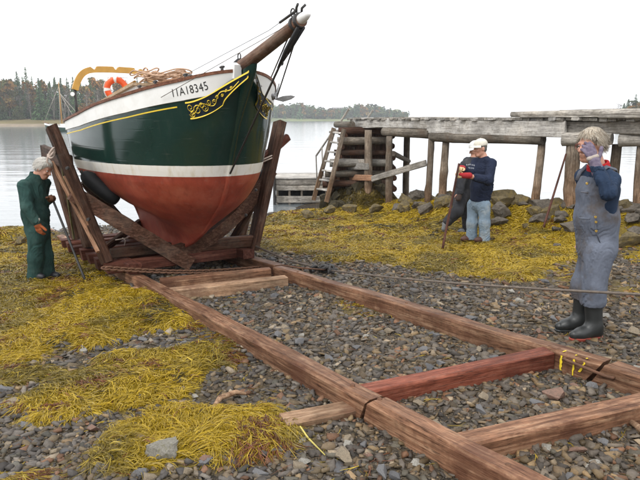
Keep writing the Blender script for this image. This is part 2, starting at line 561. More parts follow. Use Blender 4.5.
# --- shore sheet: fine in view, coarse round about
def build_shore():
    xs = np.concatenate([np.linspace(-70, GX[0] - .5, 24), GX, np.linspace(GX[-1] + .5, 70, 24)])
    ys = np.concatenate([np.linspace(-60, GY[0] - .4, 20), GY, np.linspace(GY[-1] + .5, 80, 20)])
    X, Y = np.meshgrid(xs, ys, indexing='ij')
    Z = plane_z(X, Y)
    Z = Z - np.clip((((X - PIERLINE[1][0]) * _pn[0] + (Y - PIERLINE[1][1]) * _pn[1]) - .55) * .55, 0, 1.6) * (X > -2)
    Z = np.clip(Z, -3, 2.2)
    ix, iy = 24, 20
    Z[ix:ix + len(GX), iy:iy + len(GY)] = HG
    T = np.zeros(X.shape)
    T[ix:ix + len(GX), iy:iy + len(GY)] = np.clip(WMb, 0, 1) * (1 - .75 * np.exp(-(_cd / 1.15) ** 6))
    V = np.stack([X, Y, Z], -1).reshape(-1, 3)
    a, b = X.shape
    idx = np.arange(a * b).reshape(a, b)
    F = np.stack([idx[:-1, :-1], idx[1:, :-1], idx[1:, 1:], idx[:-1, 1:]], -1).reshape(-1, 4)
    t = NT('shore_gravel')
    at = t.n('ShaderNodeAttribute', _attribute_name='tint')
    v = t.coord()
    vo = t.n('ShaderNodeTexVoronoi', Scale=42.0, Randomness=1.0); t.t.links.new(v, vo.inputs['Vector'])
    vo2 = t.n('ShaderNodeTexVoronoi', Scale=95.0); t.t.links.new(v, vo2.inputs['Vector'])
    sep = t.n('ShaderNodeSeparateColor'); t.t.links.new(vo.outputs['Color'], sep.inputs[0])
    peb = t.ramp(sep.outputs[0], [(0, (.028, .025, .022)), (.35, (.055, .047, .038)), (.6, (.09, .072, .05)), (.8, (.065, .052, .036)), (1, (.15, .13, .105))])
    big = t.ramp(t.noise(v, 1.1, 5, .6), [(.35, (.75, .75, .77)), (.65, (1.15, 1.08, .95))])
    peb = t.mix(1.0, peb, big, 'MULTIPLY')
    wv = t.noise(v, 26, 5, .7)
    weed = t.ramp(wv, [(.25, (.12, .085, .010)), (.5, (.25, .175, .014)), (.75, (.36, .255, .022))])
    sp = t.n('ShaderNodeSeparateColor'); t.t.links.new(at.outputs['Color'], sp.inputs[0])
    col = t.mix(sp.outputs[0], peb, weed)
    hgt = t.math('ADD', t.math('MULTIPLY', vo.outputs['Distance'], -1.0), t.math('MULTIPLY', vo2.outputs['Distance'], -.4))
    t.bump(hgt, .9, .02)
    m = t.fin(col, .75, .12)
    me = mesh_np('shore', V, F, m, True, np.repeat(T.reshape(-1, 1), 3, 1))
    o = link('shore', me)
    tag(o, kind='structure')
build_shore()

# --- water
def build_water():
    t = NT('calm_water')
    v = t.coord((1, 1, 1))
    v2 = t.coord((.35, 1.6, 1))
    a = t.noise(v2, 1.3, 3, .5)
    b = t.noise(v2, .28, 3, .55)
    c = t.noise(v, 7, 2, .5)
    h = t.math('ADD', t.math('MULTIPLY', a, .5), t.math('ADD', t.math('MULTIPLY', b, 1.6), t.math('MULTIPLY', c, .05)))
    t.bump(h, .21, .12)
    t.b.inputs['IOR'].default_value = 1.33
    m = t.fin((.16, .18, .19), .10, .5)
    xs = np.concatenate([np.linspace(-1800, -120, 14), np.linspace(-100, 100, 41), np.linspace(120, 1800, 14)])
    ys = np.concatenate([np.linspace(-60, 6, 4), np.linspace(8, 110, 40), np.linspace(130, 1800, 16)])
    X, Y = np.meshgrid(xs, ys, indexing='ij')
    V = np.stack([X, Y, np.zeros_like(X)], -1).reshape(-1, 3)
    idx = np.arange(X.size).reshape(X.shape)
    F = np.stack([idx[:-1, :-1], idx[1:, :-1], idx[1:, 1:], idx[:-1, 1:]], -1).reshape(-1, 4)
    tag(link('water', mesh_np('water', V, F, m)), kind='structure')
build_water()

# --- stones
def hull_of(p):
    bm = bmesh.new()
    vs = [bm.verts.new(q) for q in p]
    r = bmesh.ops.convex_hull(bm, input=vs)
    bmesh.ops.delete(bm, geom=[g for g in r['geom_interior'] if isinstance(g, bmesh.types.BMVert)], context='VERTS')
    bmesh.ops.triangulate(bm, faces=bm.faces[:])
    bm.normal_update()
    bm.verts.index_update()
    V = np.array([v.co[:] for v in bm.verts]); F = np.array([[v.index for v in f.verts] for f in bm.faces])
    bm.free()
    return V, F

def stone_shape(n, flat, rng, jag=.0):
    """convex angular stone: (V, tri F), about unit size"""
    p = rng.normal(size=(n, 3)); p /= np.linalg.norm(p, axis=1)[:, None]
    p *= (1 + rng.uniform(-.25, .12, (n, 1)))
    p[:, 0] *= rng.uniform(.75, 1.0); p[:, 1] *= rng.uniform(.5, .8); p[:, 2] *= flat
    return hull_of(p)

def slab_shape(rng):
    """split slate: an angular plate with broken edges"""
    k = rng.integers(4, 7); a = np.sort(rng.uniform(0, 2 * math.pi / k * .8, k) + np.arange(k) * 2 * math.pi / k)
    r = rng.uniform(.65, 1.05, k); ay = rng.uniform(.45, .85); t = rng.uniform(.07, .2)
    lo = np.stack([np.cos(a) * r, np.sin(a) * r * ay, -t + rng.uniform(-.04, .04, k)], 1)
    hi = np.stack([np.cos(a + .05) * r * rng.uniform(.72, .97, k), np.sin(a + .05) * r * ay * rng.uniform(.72, .97, k), t + rng.uniform(-.06, .06, k)], 1)
    return hull_of(np.concatenate([lo, hi]))

STONE_COLS = np.array([(.105, .105, .112), (.075, .075, .082), (.15, .148, .15), (.135, .115, .09), (.20, .165, .115), (.17, .105, .075), (.27, .25, .22), (.115, .10, .075), (.095, .10, .098), (.24, .19, .13)])
STONE_W = np.array([.22, .20, .11, .12, .08, .055, .045, .10, .08, .02]); STONE_W /= STONE_W.sum()

RAILS_N = (2.15, 3.77)
def on_timber(x, y, pad=.0):
    n = NV[0] * x + NV[1] * y
    return (np.abs(n - RAILS_N[0]) < .06 + pad) | (np.abs(n - RAILS_N[1]) < .06 + pad)

def rot_from(yaw, tx, ty):
    cy, sy = np.cos(yaw), np.sin(yaw); cx, sx = np.cos(tx), np.sin(tx); c2, s2 = np.cos(ty), np.sin(ty)
    R = np.zeros((len(yaw), 3, 3))
    # Rz * Ry * Rx
    R[:, 0, 0] = cy * c2; R[:, 0, 1] = cy * s2 * sx - sy * cx; R[:, 0, 2] = cy * s2 * cx + sy * sx
    R[:, 1, 0] = sy * c2; R[:, 1, 1] = sy * s2 * sx + cy * cx; R[:, 1, 2] = sy * s2 * cx - cy * sx
    R[:, 2, 0] = -s2; R[:, 2, 1] = c2 * sx; R[:, 2, 2] = c2 * cx
    return R

def build_gravel():
    rng = np.random.default_rng(5)
    shapes = [stone_shape(rng.integers(8, 12), rng.uniform(.18, .45), rng) for _ in range(4)] + [slab_shape(rng) for _ in range(18)]
    Vs, Fs, Cs = [], [], []; base = 0
    # bands: y range, stones per m2, size range
    bands = [(2.2, 4.2, 2700, .008, .060), (4.2, 6.5, 1600, .010, .066), (6.5, 9.5, 800, .014, .075), (9.5, 15.5, 280, .024, .085)]
    for y0, y1, den, r0, r1 in bands:
        xa, xb = -1.0 - y1 * .56, 1.0 + y1 * .56
        n = int((xb - xa) * (y1 - y0) * den)
        x = rng.uniform(xa, xb, n); y = rng.uniform(y0, y1, n)
        m, _ = weed_mask(x, y)
        px, py = proj(x, y, plane_z(x, y))
        patch = np.clip(.80 + .45 * fbm2(x * 1.3, y * 1.3, 3, 99), .45, 1)
        keep = (px > -200) & (px < 860) & (py < 560) & (rng.random(n) < np.where((px > -40) & (px < 680) & (py < 500), 1, .5)) & (rng.random(n) < patch) & (rng.random(n) > m * .97) & ~on_timber(x, y) & (plane_z(x, y) > -.05)
        x, y = x[keep], y[keep]; n = len(x)
        r = r0 + (r1 - r0) * rng.random(n) ** 3.4
        z = H(x, y)
        kind = rng.integers(0, len(shapes), n)
        clus = fbm2(x * .8, y * .8, 2, 77)
        R = rot_from(rng.uniform(0, 6.28, n), rng.normal(0, .24, n), rng.normal(0, .24, n))
        ci = rng.choice(len(STONE_COLS), n, p=STONE_W)
        col = STONE_COLS[ci] * rng.uniform(.45, 1.2, (n, 1))
        col = col * np.array([.87, .79, .68])
        warm = np.clip(.5 + .5 * clus + .35 * np.clip((x + .2) / 2.5, -1, 1), 0, 1)[:, None]
        col = col * (1 - warm * np.array([-.12, .0, .16]))
        for k, (V, F) in enumerate(shapes):
            i = np.where(kind == k)[0]
            if not len(i): continue
            W = np.einsum('nij,vj->nvi', R[i], V) * r[i][:, None, None]
            W[:, :, 0] += x[i][:, None]; W[:, :, 1] += y[i][:, None]
            W[:, :, 2] += (z[i] + r[i] * .14)[:, None]
            Vs.append(W.reshape(-1, 3))
            Fs.append((F[None] + (base + np.arange(len(i)) * len(V))[:, None, None]).reshape(-1, 3))
            Cs.append(np.repeat(col[i], len(V), 0))
            base += len(i) * len(V)
    V = np.concatenate(Vs); F = np.concatenate(Fs); C = np.concatenate(Cs)
    m = tinted('gravel_stone', rough=.55, spec=.22, bump=.25, bscale=160, fine=.3, fscale=90)
    o = link('gravel', mesh_np('gravel', V, F, m, False, C))
    tag(o, 'loose grey and brown slate gravel covering the shore', 'gravel', kind='stuff')
    print('gravel tris', len(F))
build_gravel()

# --- rockweed: forked strands lying in mats
def build_weed():
    rng = np.random.default_rng(9)
    Vs, Fs, Cs = [], [], []; base = 0
    bands = [(2.2, 3.7, 16000, .140, .0014), (3.7, 5.5, 11000, .140, .0018), (5.5, 8.0, 9000, .14, .0023), (8.0, 11.0, 5000, .13, .0034), (11.0, 17.8, 2400, .14, .0052)]
    for y0, y1, den, L0, w0 in bands:
        xa, xb = -1.0 - y1 * .58, 1.0 + y1 * .58
        n = int((xb - xa) * (y1 - y0) * den)
        x = rng.uniform(xa, xb, n); y = rng.uniform(y0, y1, n)
        m, hh = weed_mask(x, y)
        tuft = fbm2(x * 4.5, y * 4.5, 2, 55)
        m = np.where(m < .8, m * (tuft > .15), m)
        stray = (rng.random(n) < .0035) & (rng.random(n) < .6)
        px, py = proj(x, y, plane_z(x, y))
        keep = ((rng.random(n) < m * (.72 + .5 * np.clip(tuft, -.6, .6))) | (stray & (m < .1) & (y < 9))) & (px > -200) & (px < 860) & (py < 560) & (rng.random(n) < np.where((px > -40) & (px < 680) & (py < 500), 1, .5)) & ~on_timber(x, y, .03) & (H(x, y) > -.04)
        x, y, m = x[keep], y[keep], m[keep]; n = len(x)
        # strands of a clump run the same way; the way swirls across the mat
        ang = 3.4 * fbm2(x * 1.1, y * 1.1, 2, 41) + 1.6 * fbm2(x * 5, y * 5, 2, 47) + rng.normal(0, .42, n) - 1.25
        L = L0 * rng.uniform(.5, 1.35, n)
        curv = rng.normal(0, 2.0, n)
        K = 4
        lift = rng.gamma(2.0, .0045, n) * np.where(m > .8, 1, .5)
        tint_n = fbm2(x * 1.6, y * 1.6, 3, 61)
        t2 = fbm2(x * 6.5, y * 6.5, 2, 67)
        r = rng.random(n)
        ye = np.array([.385, .262, .012]); ol = np.array([.135, .100, .014]); br = np.array([.13, .042, .014]); dk = np.array([.035, .028, .012]); lt = np.array([.43, .31, .03])
        col = np.repeat(ye[None], n, 0) * (1 + .0 * r[:, None])
        up_left = np.clip((y - 4.2) / 2.0, 0, 1) * (x < .5)
        a = np.clip(.30 + .22 * up_left - tint_n * 1.25 - .5 * t2, 0, 1)[:, None]
        col = (col * (1 - .85 * a) + ol * .85 * a) * .97
        red = ((fbm2(x * 2.9, y * 2.9, 3, 71) > .62 - .22 * up_left) & (r < .55)) | (r < .02) | ((m < .5) & (r < .35))
        col[red] = br * rng.uniform(.6, 1.5, (red.sum(), 1))
        dkm = ((fbm2(x * 2.4, y * 2.4, 3, 83) > .58) & (r > .5)) | (r > .985)
        col[dkm] = dk * rng.uniform(.7, 1.8, (dkm.sum(), 1))
        ltm = (r > .90) & ~dkm & ~red
        col[ltm] = lt
        col *= rng.uniform(.72, 1.22, (n, 1))
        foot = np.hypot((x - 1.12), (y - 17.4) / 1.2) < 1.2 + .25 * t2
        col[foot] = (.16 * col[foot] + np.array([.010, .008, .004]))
        # main strand plus a fork
        for fork in ((0, 1) if y1 < 6 else (0,)):
            u = np.linspace(0, 1, K)
            th = ang[:, None] + curv[:, None] * (u[None] - .2) * .55
            if fork: th = th + (np.where(rng.random(n) < .5, 1, -1) * rng.uniform(.3, .7, n))[:, None] * np.clip(u - .35, 0, 1)[None] * 1.8
            sl = (L / (K - 1))[:, None]
            dx = np.cumsum(np.cos(th) * sl, 1); dy = np.cumsum(np.sin(th) * sl, 1)
            X = x[:, None] + dx - dx[:, :1]; Y = y[:, None] + dy - dy[:, :1]
            Z = H(X.ravel(), Y.ravel()).reshape(X.shape) + .006 + lift[:, None] * (np.sin(np.pi * np.clip(u * .9 + .08, 0, 1)))[None] * 1.5 + rng.normal(0, .0035, X.shape)
            w = w0 * rng.uniform(.6, 1.5, n)[:, None] * np.array([.7, 1.1, 1.0, .35])[None]
            tilt = rng.uniform(-.9, .9, n)[:, None]
            sx = -np.sin(th) * np.cos(tilt); sy = np.cos(th) * np.cos(tilt); sz = np.sin(tilt) + 0 * th
            S = np.stack([sx, sy, sz], -1) * w[:, :, None]
            C = np.stack([X, Y, Z], -1)
            W = np.stack([C - S, C + S], 2)            # n, K, 2, 3
            Vs.append(W.reshape(-1, 3))
            k = np.arange(K - 1)
            q = np.stack([2 * k, 2 * k + 1, 2 * k + 3, 2 * k + 2], -1)
            Fs.append((q[None] + (base + np.arange(n) * 2 * K)[:, None, None]).reshape(-1, 4))
            Cs.append(np.repeat(col * (1.0 if fork == 0 else rng.uniform(.8, 1.15, (n, 1))), 2 * K, 0))
            base += n * 2 * K
    V = np.concatenate(Vs); F = np.concatenate(Fs); C = np.concatenate(Cs)
    cx, cy = V[:, 0], V[:, 1]
    t = NT('rockweed')
    at = t.n('ShaderNodeAttribute', _attribute_name='tint')
    tr = t.n('ShaderNodeBsdfTranslucent'); t.t.links.new(at.outputs['Color'], tr.inputs['Color'])
    t.fin(at.outputs['Color'], .33, .36)
    mx = t.n('ShaderNodeMixShader'); mx.inputs[0].default_value = .22
    t.t.links.new(t.b.outputs[0], mx.inputs[1]); t.t.links.new(tr.outputs[0], mx.inputs[2])
    t.t.links.new(mx.outputs[0], t.out.inputs['Surface'])
    # split in mats: left of the slipway / right of it
    fx = V[F[:, 0], 0]; fy = V[F[:, 0], 1]
    n = NV[0] * fx + NV[1] * fy
    px, py = proj(fx, fy, plane_z(fx, fy))
    near2 = (n < 2.4) & (py > 345) & (py < 404) & (px > 60) | ((n < 2.4) & (py > 390) & (py < 424) & (px < 130))
    near3 = (n < 2.4) & ~near2 & (py > 400)
    sel = [((n < 2.4) & ~near2 & ~near3, 'yellow rockweed mat spread round the man in green coveralls'),
           (near2, 'yellow rockweed heap in front, behind the one with the pale rock'),
           (near3, 'nearest yellow rockweed heap with the pale rock at its foot'),
           (n >= 2.4, 'wide yellow rockweed bed between the slipway timbers and the pier')]
    for msk, lab in sel:
        f = F[msk]
        if not len(f): continue
        used = np.unique(f); mp = np.zeros(len(V), np.int64); mp[used] = np.arange(len(used))
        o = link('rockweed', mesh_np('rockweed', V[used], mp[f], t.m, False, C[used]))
        tag(o, lab, 'seaweed', kind='stuff')
    print('weed quads', len(F))
build_weed()

# --- single stones big enough to pick out
M_STONE = []
for i, c in enumerate([(.12, .118, .12), (.20, .16, .11), (.17, .10, .072), (.25, .235, .205), (.085, .084, .088)]):
    M_STONE.append(plain('stone_%d' % i, c, .7, .35, 14, .35, .5, bscale=70, var2=((.07, .06, .045), .5)))
M_PALEROCK = plain('pale_rock', (.19, .178, .15), .85, .35, 16, .3, .9, bscale=38, var2=((.13, .12, .06), .6))
M_BOULDER = plain('boulder', (.100, .085, .068), .8, .4, 5, .3, .9, bscale=16, var2=((.045, .04, .03), .75))
M_BOULDER2 = plain('boulder_weed', (.105, .082, .042), .8, .4, 6, .3, .9, bscale=18, var2=((.20, .14, .025), .6))

def rock_mesh(seed, mat, flat=.6, sub=2, rough=.10, fac=True):
    rng = np.random.default_rng(seed)
    V, F = stone_shape(16, flat, rng)
    bm = bmesh.new()
    vs = [bm.verts.new(v) for v in V]
    for f in F: bm.faces.new([vs[i] for i in f])
    bmesh.ops.subdivide_edges(bm, edges=bm.edges[:], cuts=sub, use_grid_fill=True, smooth=.35)
    for v in bm.verts:
        c = v.co
        d = float(noise3(c.x * 2.2 + seed, c.y * 2.2, c.z * 3)) * rough + float(noise3(c.x * 6 + seed, c.y * 6, c.z * 7)) * rough * .4
        v.co = c * (1 + d)
    me = bpy.data.meshes.new('rock')
    bm.to_mesh(me); bm.free()
    me.polygons.foreach_set('use_smooth', [not fac] * len(me.polygons))
    me.materials.append(mat)
    return me

def put_rock(name, me, x, y, r, yaw=0, sink=.3, tilt=(0, 0), sz=1.0):
    o = link(name, me)
    zmin = min(v.co.z for v in me.vertices) * sz; zmax = max(v.co.z for v in me.vertices) * sz
    z = float(H(x, y))
    o.location = (x, y, z - r * (zmin + (zmax - zmin) * sink))
    o.scale = (r, r, r * sz)
    o.rotation_euler = (tilt[0], tilt[1], yaw)
    return o

def build_stones():
    rng = np.random.default_rng(21)
    special = [  # px, py, radius, material, flat, name, label
        (165, 459, .145, M_PALEROCK, .55, 'rock', 'pale lichened rock at the foot of the nearest rockweed heap'),
        (344, 459, .085, M_STONE[1], .5, 'stone', 'tan angular stone in front of the short plank stub'),
        (348, 442, .05, M_STONE[1], .6, 'stone', 'small tan stone just behind the tan angular stone'),
        (556, 399, .17, M_STONE[2], .22, 'stone', 'wide flat brown stone half buried between the two nearest cross timbers'),
        (206, 466, .05, M_STONE[2], .6, 'stone', 'reddish stone just right of the pale lichened rock'),
        (186, 476, .045, M_STONE[1], .6, 'stone', 'ochre stone in front of the pale lichened rock'),
        (140, 476, .06, M_STONE[0], .45, 'stone', 'grey stone left of the pale lichened rock'),
        (365, 448, .045, M_STONE[0], .5, 'stone', 'grey flat stone right of the tan angular stone'),
        (605, 318, .10, M_STONE[3], .3, 'stone', 'pale flat stone on the gravel behind the rubber boots'),
        (395, 434, .035, M_STONE[0], .8, 'stone', 'round grey stone under the joint of the left rail'),
    ]
    for k, (px, py, r, m, fl, nm, lab) in enumerate(special):
        p = PG(px, py)
        o = put_rock(nm, rock_mesh(100 + k, m, fl, 2, .12), p[0], p[1], r, rng.uniform(0, 6.28) if k else .35, .22)
        tag(o, lab, 'rock' if nm == 'rock' else 'stone')
    ZONES = []
    meshes = [[rock_mesh(200 + 10 * i + j, M_STONE[i], rng.uniform(.25, .6), 1, .1) for j in range(3)] for i in range(5)]
    labs = ['larger slate grey stone lying loose on the gravel', 'larger ochre stone lying loose on the gravel', 'larger rusty brown stone lying loose on the gravel', 'larger pale stone lying loose on the gravel', 'larger dark stone lying loose on the gravel']
    cnt = 0
    while cnt < 150:
        y = 2.4 + 7 * rng.random() ** 1.6; x = rng.uniform(-.58, .58) * y
        xx, yy = np.array([x]), np.array([y])
        if weed_mask(xx, yy)[0][0] > .3 or on_timber(xx, yy, .06)[0]: continue
        px, py = proj(x, y, plane_z(x, y))
        if not (0 < px < 640 and py < 480): continue
        if 560 < px < 615 and 300 < py < 350: continue
        i = rng.choice(5, p=[.36, .2, .12, .12, .2])
        nn = NV[0] * x + NV[1] * y; ss = DV[0] * x + DV[1] * y
        zone = ('left of the left rail' if ss > 3.4 else 'left of the near left rail piece') if nn < 2.15 else (('between the rails beyond the red tie' if ss > 4.6 else 'between the rails just beyond the red tie') if ss > 2.9 else 'between the rails on this side of the red tie') if nn < 3.77 else ('right of the right rail beyond the boots' if y > 5.3 else 'right of the right rail near the boots')
        o = put_rock('stone', meshes[i][rng.integers(3)], x, y, rng.uniform(.032, .058) * (1 + .06 * y), rng.uniform(0, 6.28), .25, (rng.normal(0, .15), rng.normal(0, .15)))
        tag(o, labs[i], 'stone', ['grey stones on the gravel', 'ochre stones on the gravel', 'rusty stones on the gravel', 'pale stones on the gravel', 'dark stones on the gravel'][i])
        cnt += 1
        ZONES.append((i, zone, y, o))
    ORD = ['nearest', 'second nearest', 'third nearest', 'fourth nearest', 'fifth nearest', 'sixth nearest', 'seventh nearest', 'eighth nearest', 'ninth nearest', 'tenth nearest', 'eleventh nearest', 'twelfth nearest', 'thirteenth nearest', 'fourteenth nearest', 'fifteenth nearest', 'sixteenth nearest']
    CN = ['slate grey', 'ochre', 'rusty brown', 'pale', 'dark']
    seen = {}
    for i, zone, y, o in sorted(ZONES, key=lambda q: q[2]):
        k = seen.get((i, zone), 0); seen[(i, zone)] = k + 1
        o['label'] = '%s larger %s stone %s' % (ORD[min(k, 15)], CN[i], zone)
build_stones()
# ================================================================== FAR SHORES
M_FARLAND = plain('far_land', (.15, .125, .06), .9, .3, .12, .1, var2=((.09, .10, .04), .7))
M_FARBEACH = plain('far_beach', (.22, .18, .13), .9, .25, .3, .1)
M_FARFIELD = plain('far_field', (.13, .155, .075), .9, .25, .03, .1, var2=((.20, .19, .09), .6))

def land(name, pts_front, depth, prof, mat, nx=80, seed=0):
    """strip of land: front shoreline polyline (x, y); prof: list of (distance back, height)"""
    pf = np.array(pts_front, float)
    t = np.linspace(0, len(pf) - 1, nx); i = np.minimum(t.astype(int), len(pf) - 2); u = (t - i)[:, None]
    c = pf[i] * (1 - u) + pf[i + 1] * u
    G = np.zeros((nx, len(prof), 3))
    for k, (d, h) in enumerate(prof):
        G[:, k, 0] = c[:, 0] * (1 + d / np.hypot(c[:, 0], c[:, 1])); G[:, k, 1] = c[:, 1] * (1 + d / np.hypot(c[:, 0], c[:, 1]))
        G[:, k, 2] = h * (1 + .35 * noise2(np.arange(nx) * .21, np.full(nx, k * 3.1), seed)) if h > 0 else h
    tp = np.clip(np.minimum(np.arange(nx), nx - 1 - np.arange(nx)) / (nx * .16), 0, 1)[:, None]
    G[:, :, 2] = np.where(G[:, :, 2] > 0, G[:, :, 2] * tp, G[:, :, 2])
    if True:
        G[0, :, 2] = np.minimum(G[0, :, 2], -.5); G[-1, :, 2] = np.minimum(G[-1, :, 2], -.5)
    mb = MB(); mb.grid(G, True)
    return tag(mb.build(name, mat), kind='structure')

land('left_shore', [(-330, 130), (-190, 165), (-120, 188), (-80, 196), (-55, 212), (-42, 240)], 0, [(0, -.4), (3, .4), (8, 1.0), (16, 1.6), (40, 3), (90, 5), (140, -1)], M_FARLAND, 70, 3)
land('left_shore_beach', [(-330, 129), (-190, 164), (-120, 187), (-80, 195), (-56, 210), (-43, 238)], 0, [(-.6, -.3), (1.2, .45), (4.2, .75), (5.5, -.3)], M_FARBEACH, 60, 9)
land('far_hill', [(-260, 560), (-120, 545), (-40, 525), (20, 530), (50, 540), (70, 552), (80, 570)], 0, [(0, -.5), (4, 1.2), (20, 2.5), (60, 6), (130, 10), (260, 12), (420, -2)], M_FARFIELD, 90, 5)
land('right_shore', [(96, 212), (108, 205), (125, 200), (150, 190), (230, 170)], 0, [(0, -.4), (3, .6), (10, 2), (40, 4), (90, -1)], M_FARLAND, 40, 7)

def leafmat(name, cols, rough=.8):
    t = NT(name)
    at = t.n('ShaderNodeAttribute', _attribute_name='tint')
    oi = t.n('ShaderNodeObjectInfo')
    k = t.ramp(oi.outputs['Random'], [(0, (.75, .8, .8)), (1, (1.25, 1.15, 1.1))])
    col = t.mix(1.0, at.outputs['Color'], k, 'MULTIPLY')
    return t.fin(col, rough, .15)
M_LEAF = leafmat('far_foliage', None)
M_TRUNK = plain('far_trunk', (.13, .115, .10), .9, .3, 2, .1)
M_TRUNKPALE = plain('far_pale_trunk', (.24, .22, .20), .9, .3, 2, .1)

def leaf_quads(C, S, rng, col, droop=None):
    """C (n,3) centres, S (n,) size -> verts, quads, cols"""
    n = len(C)
    a = rng.normal(size=(n, 3)); a /= np.linalg.norm(a, axis=1)[:, None]
    if droop is not None: a = a * .5 + droop; a /= np.linalg.norm(a, axis=1)[:, None]
    b = np.cross(a, rng.normal(size=(n, 3))); b /= np.linalg.norm(b, axis=1)[:, None]
    A = a * S[:, None]; B = b * S[:, None] * .5
    V = np.stack([C - A * .5 - B * .3, C - B, C + A, C + B], 1).reshape(-1, 3)
    F = np.arange(4 * n).reshape(n, 4)
    return V, F, np.repeat(col, 4, 0)

def conifer(seed, h, r, bare=.15, dens=1.0, tone=(.052, .096, .038)):
    rng = np.random.default_rng(seed)
    C, S, K, Dp = [], [], [], []
    z = h * bare
    while z < h * .99:
        u = (z / h - bare) / (1 - bare)
        R = r * (1 - u) ** .9 * rng.uniform(.6, 1.15) + .06
        nb = int(6 + 4 * (1 - u))
        a0 = rng.uniform(0, 6.28)
        for b in range(nb):
            a = a0 + 6.28 * b / nb + rng.normal(0, .25)
            L = R * rng.uniform(.6, 1.1)
            if rng.random() > dens: continue
            k = max(3, int(L / .28))
            for i in range(k):
                f = (i + .6) / k
                C.append((math.cos(a) * L * f, math.sin(a) * L * f, z - L * f * .28 + rng.normal(0, .08)))
                S.append(rng.uniform(.38, .75) * (1.1 - .4 * f) * (1 - .55 * u))
                tn = np.array(tone) * rng.uniform(.6, 1.7) * (1 + .3 * f)
                K.append(tn)
                Dp.append((math.cos(a), math.sin(a), -.35))
        z += h * .021 * rng.uniform(.7, 1.3)
    V, F, c = leaf_quads(np.array(C), np.array(S), rng, np.array(K), np.array(Dp))
    crown = mesh_np('crown', V, F, M_LEAF, False, c)
    mb = MB(); mb.tube([(0, 0, -.6), (0.05, 0, h * .5), (0, 0, h * .97)], [h * .014 + .05, h * .009 + .03, .03], 6)
    return crown, mb.mesh('trunk', M_TRUNK)

def broadleaf(seed, h, r, cols, n=900, low=.25, trunk=None):
    rng = np.random.default_rng(seed)
    mb = MB()
    mb.tube([(0, 0, -.6), (.1, .05, h * .3), (0, 0, h * .75)], [h * .02 + .05, h * .014 + .04, .05], 6)
    blobs = []
    for _ in range(13):
        a = rng.uniform(0, 6.28); zz = rng.uniform(low, .93); rr = r * rng.uniform(0, .8) * (1 - (zz - .5) ** 2 * 1.6)
        blobs.append((math.cos(a) * rr, math.sin(a) * rr, zz * h, r * rng.uniform(.25, .5)))
        mb.tube([(0, 0, zz * h * .6), blobs[-1][:3]], [.07, .03], 5)
    C, S, K = [], [], []
    cols = np.array(cols)
    for bx, by, bz, br in blobs:
        tone = cols[rng.integers(len(cols))] * rng.uniform(.7, 1.25)
        for _ in range(n // 13):
            d = rng.normal(size=3); d /= np.linalg.norm(d); q = rng.random() ** .4 * br
            C.append((bx + d[0] * q, by + d[1] * q, bz + d[2] * q * .9)); S.append(rng.uniform(.3, .6)); K.append(tone * rng.uniform(.6, 1.5))
    V, F, c = leaf_quads(np.array(C), np.array(S), rng, np.array(K))
    return mesh_np('crown', V, F, M_LEAF, False, c), mb.mesh('trunk', trunk or M_TRUNK)

def bare_tree(seed, h, r):
    """grey leafless tree: stems and branches with a thin scatter of twigs"""
    rng = np.random.default_rng(seed)
    mb = MB(); C, S, K = [], [], []
    for s in range(3):
        a = rng.uniform(0, 6.28); tx, ty = math.cos(a) * r * .4, math.sin(a) * r * .4
        mb.tube([(0, 0, -.5), (tx * .4, ty * .4, h * .4), (tx, ty, h * rng.uniform(.8, 1))], [.13, .09, .03], 5)
        for b in range(9):
            zz = rng.uniform(.3, .95); q = rng.uniform(0, 6.28); ln = r * rng.uniform(.3, .8)
            p0 = np.array((tx * zz, ty * zz, h * zz)); p1 = p0 + np.array((math.cos(q) * ln, math.sin(q) * ln, ln * .9))
            mb.tube([p0, p1], [.05, .015], 4)
            for _ in range(14):
                C.append(p0 + (p1 - p0) * rng.random() + rng.normal(0, .35, 3)); S.append(rng.uniform(.15, .3)); K.append(np.array((.10, .085, .065)) * rng.uniform(.6, 1.5))
    V, F, c = leaf_quads(np.array(C), np.array(S), rng, np.array(K))
    return mesh_np('crown', V, F, M_LEAF, False, c), mb.mesh('trunk', M_TRUNKPALE)

ORANGE = [(.20, .105, .03), (.15, .09, .03), (.22, .14, .04), (.10, .09, .03), (.09, .10, .035)]
GREENS = [(.06, .085, .03), (.085, .105, .035), (.05, .07, .03)]
T_CON = [conifer(300 + i, 1.0 * h, r, b, d) for i, (h, r, b, d) in enumerate([(17, 3.6, .05, 1), (15, 3.0, .10, .95), (18, 3.1, .15, .95), (13, 3.2, .05, 1), (14, 2.4, .25, .85)])]
T_ORG = [broadleaf(320 + i, h, r, ORANGE, 1000, .25) for i, (h, r) in enumerate([(12, 3.4), (10, 3.0)])]
T_GRN = [broadleaf(330 + i, h, r, GREENS, 1000, .15) for i, (h, r) in enumerate([(9, 3.4), (6, 3.2)])]
T_BARE = [bare_tree(340 + i, h, 2.4) for i, h in enumerate([11, 13])]

def put_tree(name, kit, loc, sc, rz, label, group):
    e = empty(name, loc, rz); e.scale = (sc, sc, sc)
    tag(e, label, 'tree', group)
    link('crown', kit[0], e, True); link('trunk', kit[1], e, True)
    return e

